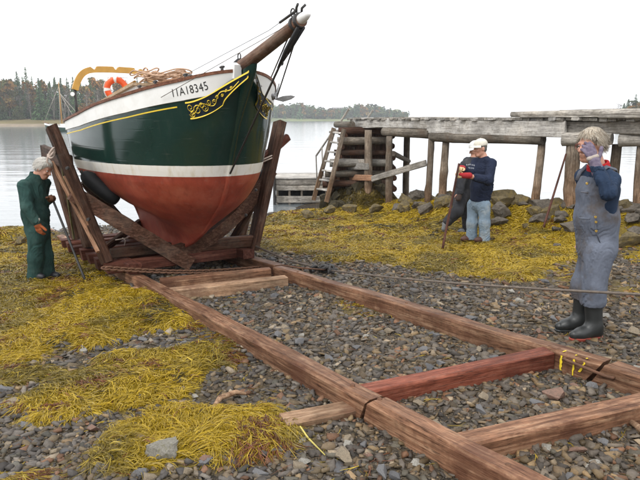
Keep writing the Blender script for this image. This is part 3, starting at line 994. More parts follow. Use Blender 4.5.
def forest():
    rng = np.random.default_rng(33)
    # silhouettes that can be told apart in the left wood: (px, height px above shoreline, kit, name, label)
    single = [
        (3, 49, T_CON[0], 'spruce_tree', 'dark spruce at the far left edge of the wood'),
        (21, 53, T_CON[1], 'spruce_tree', 'pointed spruce rising left of the tallest spruce in the wood'),
        (30, 57, T_CON[2], 'spruce_tree', 'tallest dark spruce of the left wood'),
        (42, 46, T_CON[3], 'spruce_tree', 'broad spruce just left of the moored boat\'s mast'),
        (58, 47, T_CON[4], 'spruce_tree', 'thin spruce behind the moored boat\'s mast'),
        (70, 46, T_CON[2], 'spruce_tree', 'slim spruce just right of the moored boat\'s mast'),
        (78, 44, T_CON[1], 'spruce_tree', 'slim spruce under the left end of the boom gallows'),
        (97, 38, T_CON[0], 'spruce_tree', 'spruce seen left of the orange lifebuoy'),
        (102, 36, T_CON[4], 'spruce_tree', 'thin spruce touching the lifebuoy\'s left side'),
        (11, 44, T_ORG[0], 'autumn_tree', 'rusty orange tree beside the leftmost spruce'),
        (46, 44, T_ORG[0], 'autumn_tree', 'large russet tree left of the moored boat\'s mast'),
        (64, 40, T_ORG[1], 'autumn_tree', 'orange tree right of the moored boat\'s mast'),
        (88, 38, T_ORG[1], 'autumn_tree', 'orange tree behind the boom gallows'),
        (19, 22, T_GRN[0], 'bushy_tree', 'low green bushy tree under the tallest spruces'),
        (33, 26, T_CON[3], 'spruce_tree', 'young green spruce in front of the tallest spruce'),
    ]
    def base(px, Y):
        p = P(px, 124, Y); return (p[0], p[1], 1.6)
    for k, (px, hp, kit, nm, lab) in enumerate(single):
        Y = 212 + 10 * (k % 3) - (10 if hp < 30 else 0)
        b = base(px, Y)
        hz = max(v.co.z for v in kit[0].vertices)
        put_tree(nm, kit, b, (hp * .89 * Y / FPX) / hz, rng.uniform(0, 6.28), lab, 'trees of the left wood')
    kinds = [(T_CON, 'spruce_tree', 'dark spruce standing in the depth of the left wood', 'spruces in the depth of the left wood', .38),
             (T_ORG, 'autumn_tree', 'orange tree standing in the depth of the left wood', 'orange trees of the left wood', .20),
             (T_BARE, 'bare_tree', 'grey bare tree at the edge of the left wood', 'bare grey trees of the left wood', .42)]
    for k in range(105):
        kit, nm, lab, grp, _ = kinds[rng.choice(3, p=[.62, .14, .24])]
        px = rng.uniform(-25, 150)
        front = nm == 'bare_tree'
        Y = rng.uniform(207, 218) if front else rng.uniform(218, 250)
        if px > 120: Y += 25
        hp = rng.uniform(26, 36) if front else rng.uniform(28, 40)
        kk = kit[rng.integers(len(kit))]
        hz = max(v.co.z for v in kk[0].vertices)
        b = base(px, Y)
        put_tree(nm, kk, (b[0], b[1], 1.4 if front else 2.6), hp * Y / FPX / hz, rng.uniform(0, 6.28), lab, grp)
    # right hand trees over the pier deck
    for px, top, kit, lab, Y in [(618, 103, T_BARE[0], 'thin bare tree at the left end of the trees above the pier', 226), (627, 99, T_CON[3], 'short spruce above the pier deck at right', 228), (634, 94, T_CON[0], 'tallest spruce above the pier deck at right', 230),
                                 (640, 93, T_CON[2], 'spruce cut by the right edge above the pier', 234), (638, 102, T_ORG[0], 'golden tree above the pier deck at right edge', 222), (650, 98, T_ORG[1], 'russet tree beyond the right edge above the pier', 226), (630, 105, T_ORG[1], 'low rusty tree under the spruces above the pier', 220), (623, 103, T_CON[3], 'small dark spruce beside the thin bare tree above the pier', 224),
                                 (646, 96, T_CON[0], 'spruce standing past the right edge above the pier', 232), (636, 100, T_GRN[0], 'green leafy tree between the spruces above the pier', 219), (643, 100, T_ORG[0], 'yellow tree at the right edge above the pier deck', 216)]:
        p = P(px, 118, Y); hz = max(v.co.z for v in kit[0].vertices)
        z0 = 1.5; top_z = P(px, top, Y)[2]
        e_ = put_tree('spruce_tree' if kit in T_CON else ('bare_tree' if kit in T_BARE else 'autumn_tree'), kit, (p[0], p[1], z0), (top_z - z0) / hz, rng.uniform(0, 6.28), lab, 'trees above the pier deck'); e_.scale.x *= 1.7; e_.scale.y *= 1.7
    # far wood across the water: one mass
    Vs, Fs, Cs = [], [], []; base_n = 0
    kits = [T_CON[0], T_CON[3], T_ORG[0], T_GRN[0], T_GRN[1], T_GRN[0], T_GRN[1]]
    arr = []
    for kt in kits:
        me = kt[0]
        v = np.zeros(len(me.vertices) * 3, np.float32); me.vertices.foreach_get('co', v); v = v.reshape(-1, 4, 3)
        c = np.zeros(len(me.vertices) * 4, np.float32); me.color_attributes['tint'].data.foreach_get('color', c); c = c.reshape(-1, 4, 4)[:, :, :3]
        arr.append((v, c, v[:, :, 2].max()))
    for k in range(680):
        px = rng.uniform(205, 408)
        Y = rng.uniform(540, 640)
        env = 14.5 + 2.5 * math.sin(px * .09) + 2 * math.sin(px * .031 + 1)
        env *= 1.0 if px < 350 else max(.5, 1 - (px - 350) / 120)
        if px > 405 and rng.random() < .8: continue
        top = rng.uniform(.35, 1.0) * env
        v, c, hz = arr[rng.integers(len(arr))]
        sub = rng.random(len(v)) < .22
        v = v[sub].copy(); c = c[sub] * rng.uniform(1.0, 1.6)
        ctr = v.mean(1, keepdims=True); v = ctr + (v - ctr) * 2.2
        p = P(px, 119, Y); z0 = 1.2 + (Y - 540) * .05
        hh = max(3.5, top * Y / FPX + CZ - z0)
        s = hh / hz
        v[:, :, :2] *= max(s, .5); v[:, :, 2] *= s
        v += np.array([p[0], p[1], z0])
        Vs.append(v.reshape(-1, 3)); Cs.append(c.reshape(-1, 3)); Fs.append(np.arange(len(v) * 4).reshape(-1, 4) + base_n); base_n += len(v) * 4
    o = link('far_wood', mesh_np('far_wood', np.concatenate(Vs), np.concatenate(Fs), M_LEAF, False, np.concatenate(Cs)))
    tag(o, 'hazy autumn wood on the far shore across the water', 'wood', kind='stuff')
forest()

def far_house(px, Y, w, h, label, wallm, roofm):
    p = P(px, 119, Y)
    e = empty('house', (p[0], p[1], 2.2 + (Y - 540) * .05), random.uniform(-.4, .4))
    tag(e, label, 'house', 'houses on the far shore')
    mb = MB(); mb.box((0, 0, h / 2 - .5), (w, 7, h + 1)); mb.build('wall', wallm, e, True)
    mb = MB(); mb.prism([(-3.9, 0), (3.9, 0), (0, 2.6)], -w / 2 - .3, w / 2 + .3, Matrix.Translation((0, 0, h)) @ Matrix.Rotation(math.pi / 2, 4, 'Z') @ Matrix.Rotation(math.pi / 2, 4, 'X')); mb.build('roof', roofm, e, True)
    for x in (-w * .28, w * .05, w * .3):
        mb = MB(); mb.box((x, -3.53, h * .55), (1.1, .06, 1.4)); mb.build('window', M_DARKIRON, e, True)
M_ROOF = plain('far_roof', (.16, .15, .15), .9, .1)
far_house(338, 600, 11, 4.5, 'small white house among far trees left of the crib', M_WHITE, M_ROOF)

# --- moored boat out on the water
def moored_boat():
    Y = 118.0
    c = P(60, 128.5, Y)
    k = Y / FPX
    e = empty('moored_sailboat', (c[0], c[1], 0), math.radians(168))
    tag(e, 'small moored sailboat with dark green hull and varnished mast', 'boat')
    # local X forward (to the left in view)
    L = 5.2
    G = np.zeros((15, 7, 3)); G2 = np.zeros((15, 2, 3))
    for i in range(15):
        u = i / 14; x = L / 2 - L * u
        b = .85 * (math.sin(math.pi * min(1, u * 1.02 + .02)) ** .6) * (1 if u < .6 else 1 - (u - .6) * .7)
        zs = 1.05 + .55 * (1 - u) ** 2
        for j in range(7):
            a = j / 6 * math.pi
            G[i, j] = (x + (.5 * (1 - u) ** 2) * (1 - math.sin(a)), b * math.cos(a), zs - (zs + .25) * math.sin(a) ** .7)
    mb = MB(); mb.grid(G)
    hull = mb.build('hull', plain('moored_green', (.02, .055, .04), .4, .1), e, True)
    mb = MB()
    for sgn in (1, -1):
        R = G[:, 0 if sgn == 1 else 6].copy()
        T = np.stack([R + np.array((0, .03 * sgn, -.28)), R + np.array((0, .03 * sgn, .05))], 1); mb.grid(T, True, sgn == 1)
    mb.build('bulwark', M_WHITE, e, True)
    mb = MB(); mb.grid(np.stack([G[:, 0] - np.array((0, 0, .08)), G[:, 6] - np.array((0, 0, .08))], 1)); mb.build('deck', M_WHITE, e, True)
    zt = P(60, 82, Y)[2]
    mb = MB(); mb.tube([(-.5, 0, .8), (-.5, 0, zt * .6), (-.45, 0, zt)], [.13, .12, .07], 8); mb.build('mast', plain('varnished_spar', (.36, .19, .05), .4, .15), e, True)
    for p in [(3.3, 0, 1.75), (-.6, .8, 1.1), (-.6, -.8, 1.1), (-5.4, .2, 1.8), (-4.0, .1, 1.2)]:
        mb = MB(); mb.tube([(-.5, 0, zt * .93 if p[0] > -3 else zt * .78), p], .035, 5); mb.build('stay', plain('rope_pale', (.42, .38, .32), .8, .1), e, True)
    mb = MB(); mb.tube([(2.2, 0, 1.55), (3.6, 0, 1.85)], [.08, .05], 6); mb.build('bowsprit', M_BATTEN, e, True)
    mb = MB(); mb.box((-1.2, 0, 1.25), (1.7, 1.0, .5)); mb.build('cabin', M_WHITE, e, True)
moored_boat()
# ================================================================== THE SCHOONER-BOWED SLOOP
BN, BS = 2.93, 9.6
BO = NS(BN, BS, 0)
BRZ = math.atan2(-DV[1], -DV[0])
boat = empty('sailboat', tuple(BO), BRZ)
tag(boat, 'green and red wooden sailboat with white bulwark hauled out in the cradle', 'boat')
def interp(x, xs, ys): return np.interp(x, xs, ys)
_stz = [.60, .71, .90, 1.127, 1.54, 1.786, 1.945, 2.083, 2.42, 2.74, 3.08, 3.3]
_stx = [.85, 1.29, 1.80, 2.25, 2.80, 2.98, 3.05, 3.11, 3.28, 3.42, 3.53, 3.58]
def stem_x(z): return interp(z, _stz, _stx)
def sheer(x): return interp(x, [-3.7, -3.0, -2.0, -1.0, 0, .8, 1.5, 2.3, 3.1, 3.7], [2.74, 2.62, 2.50, 2.47, 2.51, 2.59, 2.69, 2.79, 2.92, 3.06])
def band(x): return interp(x, [-3.6, 0, 1.5, 3.30, 3.38, 3.47, 3.54], [.11, .12, .165, .19, .15, .06, .012])
def Bmax(z): return interp(z, [.5, .9, 1.1, 1.2, 1.3, 1.42, 1.6, 1.8, 2.0, 2.3, 2.6, 3.2], [.06, .08, .25, .44, .63, .80, .94, 1.03, 1.075, 1.11, 1.125, 1.13])
def Baft(z): return interp(z, [.5, .9, 1.1, 1.2, 1.3, 1.42, 1.6, 1.8, 2.0, 2.3, 2.6, 3.2], [.055, .06, .075, .11, .24, .55, .86, 1.01, 1.075, 1.11, 1.125, 1.13])
def kfull(z): return interp(z, [.6, .9, 1.1, 1.25, 1.4, 1.7, 1.95, 2.4, 3.1], [.9, .8, .56, .46, .42, .39, .38, .40, .44])
def stern_x(z): return interp(z, [.6, 1.0, 1.6, 2.0, 2.6, 3.0], [-2.7, -2.8, -3.0, -3.2, -3.5, -3.62])
XM = .1
def half_b(x, z):
    """half breadth of the hull at local x and height z"""
    xs, xe = stem_x(z), stern_x(z)
    u = np.clip((xs - x) / (xs - XM), 0, 1)
    f = (1 - (1 - u) ** 2.6) ** (kfull(z) * 1.30)
    w = np.clip((XM - x) / (XM - xe), 0, 1)
    g = 1 - w ** 1.55
    wx = np.clip((x - .5) / 1.4, 0, 1)
    return np.where(x >= XM, f, np.maximum(g, 0.0)) * (Bmax(z) * wx + Baft(z) * (1 - wx)) + .018
def hull_grid(vlo, vhi, nv, side, off=0.0, nx=64, zlo=None, zhi=None):
    """grid over the hull between two curves given as functions of x: lower zlo(x), upper zhi(x)"""
    G = np.zeros((nx, nv, 3))
    uu = np.linspace(0, 1, nx); uu = 1 - np.cos(uu * math.pi / 2) ** 1.0 if False else uu
    # cluster stations at the bow
    q = uu ** 2.0
    for j in range(nv):
        v = j / (nv - 1)
        # bow end: iterate for the station's z on the stem
        xb = 3.4
        for _ in range(25):
            z = zlo(xb) + v * (zhi(xb) - zlo(xb)); xb = .5 * xb + .5 * float(stem_x(z))
        z = zlo(-3.3) + v * (zhi(-3.3) - zlo(-3.3)); xe = float(stern_x(z))
        x = xb - q * (xb - xe)
        z = zlo(x) + v * (zhi(x) - zlo(x))
        y = half_b(x, z) + off
        if zlo is kz: y = np.where(x < -.3, y * min(1.0, v / .14) ** .6, y)
        G[:, j, 0] = x; G[:, j, 1] = y * side; G[:, j, 2] = z
    return G
kz = lambda x: interp(x, [-3.6, -2.6, -1.2, -.55, -.36, 1.29, 1.8, 2.25, 2.8, 2.98, 3.2], [1.80, 1.52, 1.28, 1.14, .69, .71, .90, 1.127, 1.54, 1.786, 2.2])
cov = lambda x: sheer(x) - band(x)

# hull paint
t = NT('hull_paint')
tc = t.n('ShaderNodeTexCoord'); sx = t.n('ShaderNodeSeparateXYZ'); t.t.links.new(tc.outputs['Object'], sx.inputs[0])
zl = t.math('SUBTRACT', sx.outputs['Z'], t.math('MULTIPLY', sx.outputs['X'], .019))
v = t.coord()
vs = t.coord((.5, .5, 5))
nb = t.noise(v, 3, 5, .6); ns = t.noise(v, 18, 5, .65); nst = t.noise(t.coord((6, 6, .6)), 2.5, 5, .6)
red = t.ramp(nb, [(.25, (.15, .022, .013)), (.5, (.275, .045, .024)), (.75, (.37, .098, .058))])
red = t.mix(t.math('MULTIPLY', t.ramp(ns, [(.55, (0, 0, 0)), (.72, (1, 1, 1))]), .45), red, (.27, .12, .085))
red = t.mix(t.math('MULTIPLY', t.ramp(nst, [(.5, (0, 0, 0)), (.7, (1, 1, 1))]), .4), red, (.12, .018, .012))
whi = t.mix(t.ramp(nst, [(.5, (0, 0, 0)), (.75, (.55, .55, .55))]), (.72, .70, .65), (.50, .42, .26))
grn = t.ramp(nb, [(.3, (.006, .024, .019)), (.7, (.010, .034, .027))])
edge = t.math('ADD', zl, t.math('MULTIPLY', t.math('SUBTRACT', ns, .5), .006))
col = t.mix(t.math('GREATER_THAN', edge, 1.838), red, whi)
col = t.mix(t.math('GREATER_THAN', edge, 1.965), col, grn)
rg = t.mix(t.math('GREATER_THAN', edge, 1.838), (.5, .5, .5), (.30, .30, .30))
rg = t.mix(t.math('GREATER_THAN', edge, 1.965), rg, (.13, .13, .13))
rg = t.mix(.25, rg, ns, 'ADD') if False else rg
seam = t.n('ShaderNodeTexWave', Scale=2.6, Distortion=.25, _wave_type='BANDS', _bands_direction='Z', _wave_profile='SIN'); seam.inputs['Detail'].default_value = 1
t.t.links.new(t.n('ShaderNodeTexCoord').outputs['Object'], seam.inputs['Vector'])
sm = t.ramp(seam.outputs['Fac'], [(0, (0, 0, 0)), (.06, (1, 1, 1))])
scr = t.ramp(t.noise(t.coord((1.2, 1.2, 14)), 3.0, 5, .7), [(.62, (0, 0, 0)), (.72, (1, 1, 1))])
col = t.mix(t.math('MULTIPLY', scr, .10), col, (.42, .40, .36))
col = t.mix(t.math('MULTIPLY', t.ramp(t.noise(t.coord((5, 5, .35)), 2.2, 5, .65), [(.55, (0, 0, 0)), (.75, (1, 1, 1))]), .04), col, (.30, .26, .20))
t.bump(t.math('ADD', t.noise(v, 1.6, 2, .4), t.math('ADD', t.math('MULTIPLY', ns, .02), t.math('MULTIPLY', sm, .05))), .12, .05)
M_HULL = t.fin(col, rg, .5)
M_GREEN = plain('green_gloss', (.008, .03, .024), .16, .15, 4, .5)
M_CAP = wood('rail_wood', (.07, .028, .018), (.15, .065, .04), (.22, .11, .07), rough=.5)
M_YEL = plain('yellow_paint', (.72, .52, .04), .4, .12, 20, .4)
M_VARN = wood('varnished_wood', (.26, .12, .03), (.42, .215, .055), (.52, .30, .10), rough=.35, grain=.6, bump=.15)
M_SPRIT = wood('bowsprit_wood', (.075, .036, .022), (.19, .10, .066), (.33, .21, .15), stain=(.28, .22, .17), stain_amt=.4, rough=.5)
M_BLACK = plain('black_letter', (.015, .015, .016), .5, .1)
M_DECK = wood('deck_wood', (.25, .18, .12), (.38, .29, .20), (.46, .37, .27))
M_SLATE = plain('scroll_board', (.012, .02, .03), .25, .2, 12)

nose = lambda G: G
for sd, nm in ((-1, 'hull'), (1, 'hull')):
    pass
mb = MB()
for sd in (-1, 1):
    mb.grid(hull_grid(0, 1, 56, sd, 0, 90, kz, cov), True, sd == 1)
mb.build('hull', M_HULL, boat, True)
mb = MB()
for sd in (-1, 1):
    G = hull_grid(0, 1, 5, sd, .014, 90, cov, sheer)
    mb.grid(G, True, sd == 1)
    Gi = G.copy(); Gi[:, :, 1] = np.sign(sd) * np.maximum(np.abs(Gi[:, :, 1]) - .06, 0); mb.grid(Gi, True, sd == -1)
    lo = np.stack([G[:, 0], G[:, 0] - np.array([0, .014 * sd, .002])], 1); mb.grid(lo, True, sd == -1)
mb.build('bulwark', M_WHITE, boat, True)
# rail cap
for sd in (-1, 1):
    G = hull_grid(0, 1, 2, sd, .03, 70, sheer, lambda x: sheer(x) + .001)[:, 1]
    Gi = G.copy(); Gi[:, 1] = sd * np.maximum(np.abs(Gi[:, 1]) - .10, .0)
    mb = MB()
    A = np.stack([G, Gi], 1)
    up = A + np.array([0, 0, .032])
    loop = np.stack([A[:, 0], up[:, 0], up[:, 1], A[:, 1], A[:, 0]], 1)
    mb.grid(loop, False, sd == 1)
    mb.build('rail_cap', M_CAP, boat, True)
# deck
G = hull_grid(0, 1, 2, 1, -.03, 40, lambda x: sheer(x) - .22, lambda x: sheer(x) - .219)[:, 0]
mb = MB(); mb.grid(np.stack([G, G * np.array([1, -1, 1])], 1), True); mb.build('deck', M_DECK, boat, True)
# stem timber with the knee of the head reaching forward under the bowsprit
def knee(z): return .025 + .21 * float(np.clip((z - 2.40) / .60, 0, 1)) ** 1.5
mb = MB()
zz = np.linspace(.72, 3.09, 44)
ring = []
for z in zz:
    x = float(stem_x(z)); 
    kn = knee(z); ring.append([(x - .06, -.035, z), (x + kn, -.022, z), (x + kn, .022, z), (x - .06, .035, z)])
R = np.array(ring); R = np.concatenate([R, R[:, :1]], 1)
mb.grid(R, True)
mb.build('stem', M_HULL, boat, True)
# deadwood keel shoe and rudder
mb = MB(); mb.box((.46, 0, .665), (1.6, .15, .07)); mb.build('keel_shoe', M_CRADLE, boat, True)
mb = MB(); mb.prism([(-2.75, 1.15), (-2.85, 1.5), (-3.05, 1.9), (-3.38, 1.9), (-3.35, 1.4), (-3.2, 1.15)], -.03, .03, Matrix.Rotation(math.pi / 2, 4, 'X'))
mb.build('rudder', M_HULL, boat, True)

def on_hull(x, z, side, off=.0):
    return np.array([x, side * (float(half_b(x, z)) + off), z])
def hull_arc(side, z_of_x, x0, n=200, x1=None):
    """table of (arc length from x0 going aft) -> x along a curve on the hull"""
    xs = np.linspace(x0, x1 if x1 is not None else x0 - 3, n)
    pts = np.array([on_hull(x, z_of_x(x), side) for x in xs])
    s = np.concatenate([[0], np.cumsum(np.linalg.norm(np.diff(pts, axis=0), axis=1))])
    return s, xs
# cove stripe, both sides
for sd in (-1, 1):
    zc = lambda x: cov(x) - .055
    xs = np.linspace(3.02, -3.2, 60)
    mb = MB()
    Gs = np.zeros((60, 2, 3))
    for i, x in enumerate(xs):
        for j, dz in enumerate((-.007, .007)):
            Gs[i, j] = on_hull(x, zc(x) + dz, sd, .004)
    mb.grid(Gs, True, sd == 1)
    mb.build('cove_stripe', M_YEL, boat, True)
# registration number on the starboard bulwark
def flat_text(s):
    cu = bpy.data.curves.new('txt', 'FONT'); cu.body = s; cu.size = 1.0
    cu.space_character = 1.08
    ob = bpy.data.objects.new('txt', cu); COL.objects.link(ob)
    dg = bpy.context.evaluated_depsgraph_get(); dg.update()
    me = bpy.data.meshes.new_from_object(ob.evaluated_get(dg))
    COL.objects.unlink(ob); bpy.data.objects.remove(ob)
    return me
def wrap_text(s, side, x_start, size, zmid, name, width=1.0):
    me = flat_text(s)
    bm = bmesh.new(); bm.from_mesh(me)
    bmesh.ops.triangulate(bm, faces=bm.faces[:])
    bmesh.ops.subdivide_edges(bm, edges=[e for e in bm.edges if e.calc_length() > .15], cuts=2)
    W = max(v.co.x for v in bm.verts)
    sarc, xs = hull_arc(side, zmid, x_start)
    for v in bm.verts:
        a = (W - v.co.x) * size * width if side == -1 else v.co.x * size * width     # read left to right from outside
        a = v.co.x * size * width if side == 1 else (W - v.co.x) * size * width
        x = float(np.interp(a, sarc, xs)); z = zmid(x) + (v.co.y - .36) * size
        v.co = Vector(on_hull(x, z, side, .018))
    bm.to_mesh(me); bm.free()
    me.materials.clear(); me.materials.append(M_BLACK)
    o = link(name, me, boat, True)
    return o
wrap_text('11A18345', -1, 3.335, .118, lambda x: sheer(x) - band(x) * .50, 'registration_number', .86)

# carved scroll boards at the bow
def scroll_board(side):
    # a: arc length aft of the stem (negative: out along the knee), b: 0..1 across the board
    AL, AK = .47, .20
    s_t, x_t = hull_arc(side, lambda x: min(cov(x), 3.0), 3.42, 120, 2.7)
    def at(a, b, off):
        zt_ = float(cov(3.1)) - .025 + .31 * max(0.0, (AL - a) / (AL + AK)) ** 1.6
        hh = .165 - .115 * max(0.0, (AL - a) / (AL + AK)) ** 2.2
        z = zt_ - hh * (1 - b)
        sx_ = float(stem_x(z))
        def hp(aa):
            x = min(float(np.interp(aa, s_t, x_t)), sx_ - .004); return on_hull(x, z, side, off + .006)
        A0 = .11
        if a >= A0: return hp(a)
        t_ = (A0 - a) / (A0 + AK)
        p = hp(A0) * (1 - t_) + np.array([sx_ + .016 + AK * .92, side * (.024 + off), z]) * t_
        if p[0] < sx_: p[1] = side * max(abs(p[1]), float(half_b(p[0], z)) + off + .004)
        else: p[1] = side * max(abs(p[1]), .036 + off)
        return p
    n = 40
    root = None
    G = np.array([[at(-AK + (AL + AK) * i / n, b, .006) for b in (0, .5, 1)] for i in range(n + 1)])
    mb = MB(); mb.grid(G, True, side == -1)
    board = mb.build('scroll_board', M_SLATE, boat, True)
    def strip(path, w, name):
        mb = MB()
        pts = [at(a, b, .0105) for a, b in path]
        P0 = np.array(pts)
        tng = np.gradient(P0, axis=0); tng /= np.linalg.norm(tng, axis=1)[:, None] + 1e-9
        nrm = np.array([at(a, b, .03) - at(a, b, .0105) for a, b in path]); nrm /= np.linalg.norm(nrm, axis=1)[:, None]
        sd = np.cross(tng, nrm)
        ww = np.array(w)[:, None] if hasattr(w, '__len__') else w
        mb.grid(np.stack([P0 - sd * ww, P0 + sd * ww], 1), True)
        mb.build(name, M_YEL, board, True)
    a = np.linspace(-AK, AL, 46)
    strip([(q, 1.0) for q in a], .0105, 'gold_line')
    strip([(q, 0.0) for q in a], .0105, 'gold_line')
    # scrollwork: stem vine with spirals
    def spiral(ca, cb, r, a0, turns, sgn, w=.0075):
        th = np.linspace(0, turns * 2 * math.pi, 26)
        rr = r * (1 - .72 * th / th[-1])
        strip([(ca + rr[i] * math.cos(a0 + sgn * th[i]), cb + rr[i] * math.sin(a0 + sgn * th[i]) / .15) for i in range(26)], np.linspace(w, w * .6, 26), 'gold_scroll')
    strip([(q, .5 + .22 * math.sin(q * 26)) for q in np.linspace(-.12, AL - .04, 70)], .0065, 'gold_scroll')
    for ca, cb, r, a0, sgn in [(.43, .68, .040, 3.1, 1), (.43, .28, .032, 0, -1), (.36, .45, .048, 3.1, -1), (.30, .6, .028, .4, 1), (.28, .40, .034, 3.1, 1), (.215, .60, .028, .2, -1), (.16, .42, .026, 3.0, -1), (.11, .58, .020, .3, 1), (.05, .45, .016, 3.0, 1), (.0, .55, .014, 0, -1), (-.05, .5, .012, 3, 1)]:
        spiral(ca, cb, r, a0, 1.35, sgn)
scroll_board(-1); scroll_board(1)

# bowsprit
def bl(p):
    """world point -> boat local"""
    return np.array(wmat(boat).inverted() @ Vector(p))
sp0 = bl(PN(238, 69, BN)); sp1 = bl(PN(301, 19.5, BN))
sp0[1] = 0; sp1[1] = 0
sv = (sp1 - sp0); sL = np.linalg.norm(sv); sv = sv / sL
Msp, _ = frame(sp0 - sv * .55, sp1)
bs = empty('x') if False else None
me = log_mesh(sL + .55, .078, .055, 12, .015, 0, 3, M_SPRIT)
sprit = link('bowsprit', me, boat, True, Msp)
mb = MB(); L2 = sL + .55
mb.tube([(L2 - .02, 0, 0), (L2 + .02, 0, 0), (L2 + .07, 0, 0), (L2 + .125, 0, 0), (L2 + .145, 0, 0)], [.044, .046, .042, .030, .012], 14)
mb.build('end_cap', M_WHITE, sprit, True)
for xx, r in ((L2 - .10, .066), (L2 - .02, .068), (.62, .088)):
    mb = MB(); mb.tube([(xx - .018, 0, 0), (xx + .018, 0, 0)], r, 14); mb.build('iron_band', M_DARKIRON, sprit, True)
for xx in (.62, L2 - .12):
    mb = MB(); mb.torus((xx, 0, .11), .035, .007, Matrix.Rotation(math.pi / 2, 3, 'X').to_4x4(), 16, 6); mb.build('ring', M_DARKIRON, sprit, True)
for yy in (-.02, .035):
    mb = MB(); mb.tube([(L2 - .03, yy, .07), (L2 - .015, yy, .11), (L2 + .03, yy * 1.4, .125)], .012, 6); mb.build('cleat', M_DARKIRON, sprit, True)
# samson chock / knightheads at the bow
mb = MB()
for sd in (-1, 1):
    mb.prism([(3.12, 2.97), (3.22, 3.02), (3.44, 3.12), (3.54, 3.09), (3.52, 2.95)], .045, .125, Matrix.Scale(sd, 4, (0, 1, 0)) @ Matrix.Rotation(math.pi / 2, 4, 'X') @ Matrix.Scale(-1, 4, (0, 0, 1)))
mb.build('knighthead', M_WHITE, boat, True)
# stays
tip = sp1 + sv * -.02
def rope(name, pts, r, mat, n=7): 
    mb = MB(); mb.tube(pts, r, n); return mb.build(name, mat, boat, True)
foot = np.array([float(stem_x(1.93)) + .035, .0, 1.93])
rope('bobstay', [tip + np.array([0, 0, -.07]), tip * .78 + foot * .22 + np.array([.0, 0, -.01]), foot], .0115, M_DARKIRON)
# doubled chain and lashing near the tip
for dy in (-.03, .03):
    rope('stay_tackle', [tip + np.array([.02, dy, -.06]), tip * .82 + foot * .18 + np.array([.05, dy * .5, .02]), tip * .74 + foot * .26], [.016, .020, .012], M_BLACK)
for k in range(5):
    f = .05 + .045 * k
    c = tip * (1 - f) + foot * f + np.array([.03, 0, .0])
    mb = MB(); mb.torus(c, .022, .006, Matrix.Rotation(math.pi / 2, 3, 'X').to_4x4(), 12, 6); mb.build('shackle', M_DARKIRON, boat, True)
rope('whisker_stay', [tip + np.array([-.1, .06, -.03]), on_hull(2.9, sheer(2.9) - .12, 1, .04)], .008, M_DARKIRON)
rope('whisker_stay', [tip + np.array([-.1, -.06, -.03]), on_hull(2.9, sheer(2.9) - .12, -1, .04)], .0035, M_CABLE)
rope('whisker_stay', [tip + np.array([-.12, .05, .06]), np.array([2.6, .72, float(sheer(2.6)) + .05])], .008, M_DARKIRON)
rope('forestay', [tip + np.array([-.05, 0, .09]), tip * .55 + sp0 * .45 + np.array([0, 0, .13]), np.array([2.2, -.55, float(sheer(2.2)) + .08])], .0032, M_DARKIRON)
rope('forestay', [tip + np.array([-.08, 0, .085]), tip * .72 + sp0 * .28 + np.array([0, 0, .12])], .013, M_DARKIRON)

# cabin trunk, coamings
mb = MB()
prof = [(-2.0, 2.36), (1.35, 2.58), (1.35, 2.96), (-2.0, 2.60)]
mb.prism(prof, -.52, .52, Matrix.Rotation(math.pi / 2, 4, 'X'))
cab = mb.build('cabin', M_WHITE, boat, True)
mb = MB(); mb.prism([(-2.05, 2.600), (1.4, 2.964), (1.4, 2.998), (-2.05, 2.634)], -.57, .57, Matrix.Rotation(math.pi / 2, 4, 'X')); mb.build('cabin_roof', M_DECK, cab, True)
mb = MB(); mb.tube([(-1.6, -.48, 2.70), (1.2, -.48, 3.02)], .018, 8); mb.build('handrail', M_VARN, cab, True)
# rail fittings (small cleats / fairleads along the rail)
for px, nn in ((218, 0), (176, 0), (142, 0), (128, 0)):
    x = {218: 3.42, 176: 3.12, 142: 2.75, 128: 2.5}[px]
    p = on_hull(x, float(sheer(x)), -1, -.04)
    mb = MB()
    mb.tube([p + np.array([-.05, 0, .075]), p + np.array([0, 0, .08]), p + np.array([.05, 0, .075])], .012, 6)
    mb.tube([p + np.array([-.015, 0, .02]), p + np.array([-.015, 0, .08])], .01, 6); mb.tube([p + np.array([.015, 0, .02]), p + np.array([.015, 0, .08])], .01, 6)
    mb.build('cleat', M_DARKIRON, boat, True)

# boom gallows at the stern
GXL = -1.55
ctr = bl(PN(117, 72, BN)); zg = 3.36
gl = []
Lh = .70
pts = [(-Lh, 2.62), (-Lh, 2.95), (-Lh + .02, 3.10), (-Lh + .07, 3.21), (-Lh + .16, 3.29), (-Lh + .32, 3.335), (-.15, 3.36), (.15, 3.36), (Lh - .32, 3.335), (Lh - .16, 3.29), (Lh - .07, 3.21), (Lh - .02, 3.10), (Lh, 2.95), (Lh, 2.62)]
# curved top beam as a plank with three notches
n = 60
tt = np.linspace(0, 1, n)
arc = np.array([(-Lh + .015 + (2 * Lh - .03) * q, 3.36 - .32 * abs(2 * q - 1) ** 7 - .03 * (2 * q - 1) ** 2) for q in tt])
tng = np.gradient(arc, axis=0); tng /= np.linalg.norm(tng, axis=1)[:, None]; nr = np.stack([-tng[:, 1], tng[:, 0]], 1)
hw = .05
topd = np.full(n, hw)
for q in (.24, .5, .76):
    topd -= .05 * np.exp(-((tt - q) / .022) ** 4)
inn = arc - nr * hw; out = arc + nr * topd[:, None]
Gg = []
for i in range(n):
    Gg.append([(GXL - .035, inn[i, 0], inn[i, 1]), (GXL - .035, out[i, 0], out[i, 1]), (GXL + .035, out[i, 0], out[i, 1]), (GXL + .035, inn[i, 0], inn[i, 1]), (GXL - .035, inn[i, 0], inn[i, 1])])
mb = MB(); mb.grid(np.array(Gg), False); gal = mb.build('boom_gallows', plain('yellow_varnish', (.50, .275, .055), .4, .12, 9, .4), boat, True)
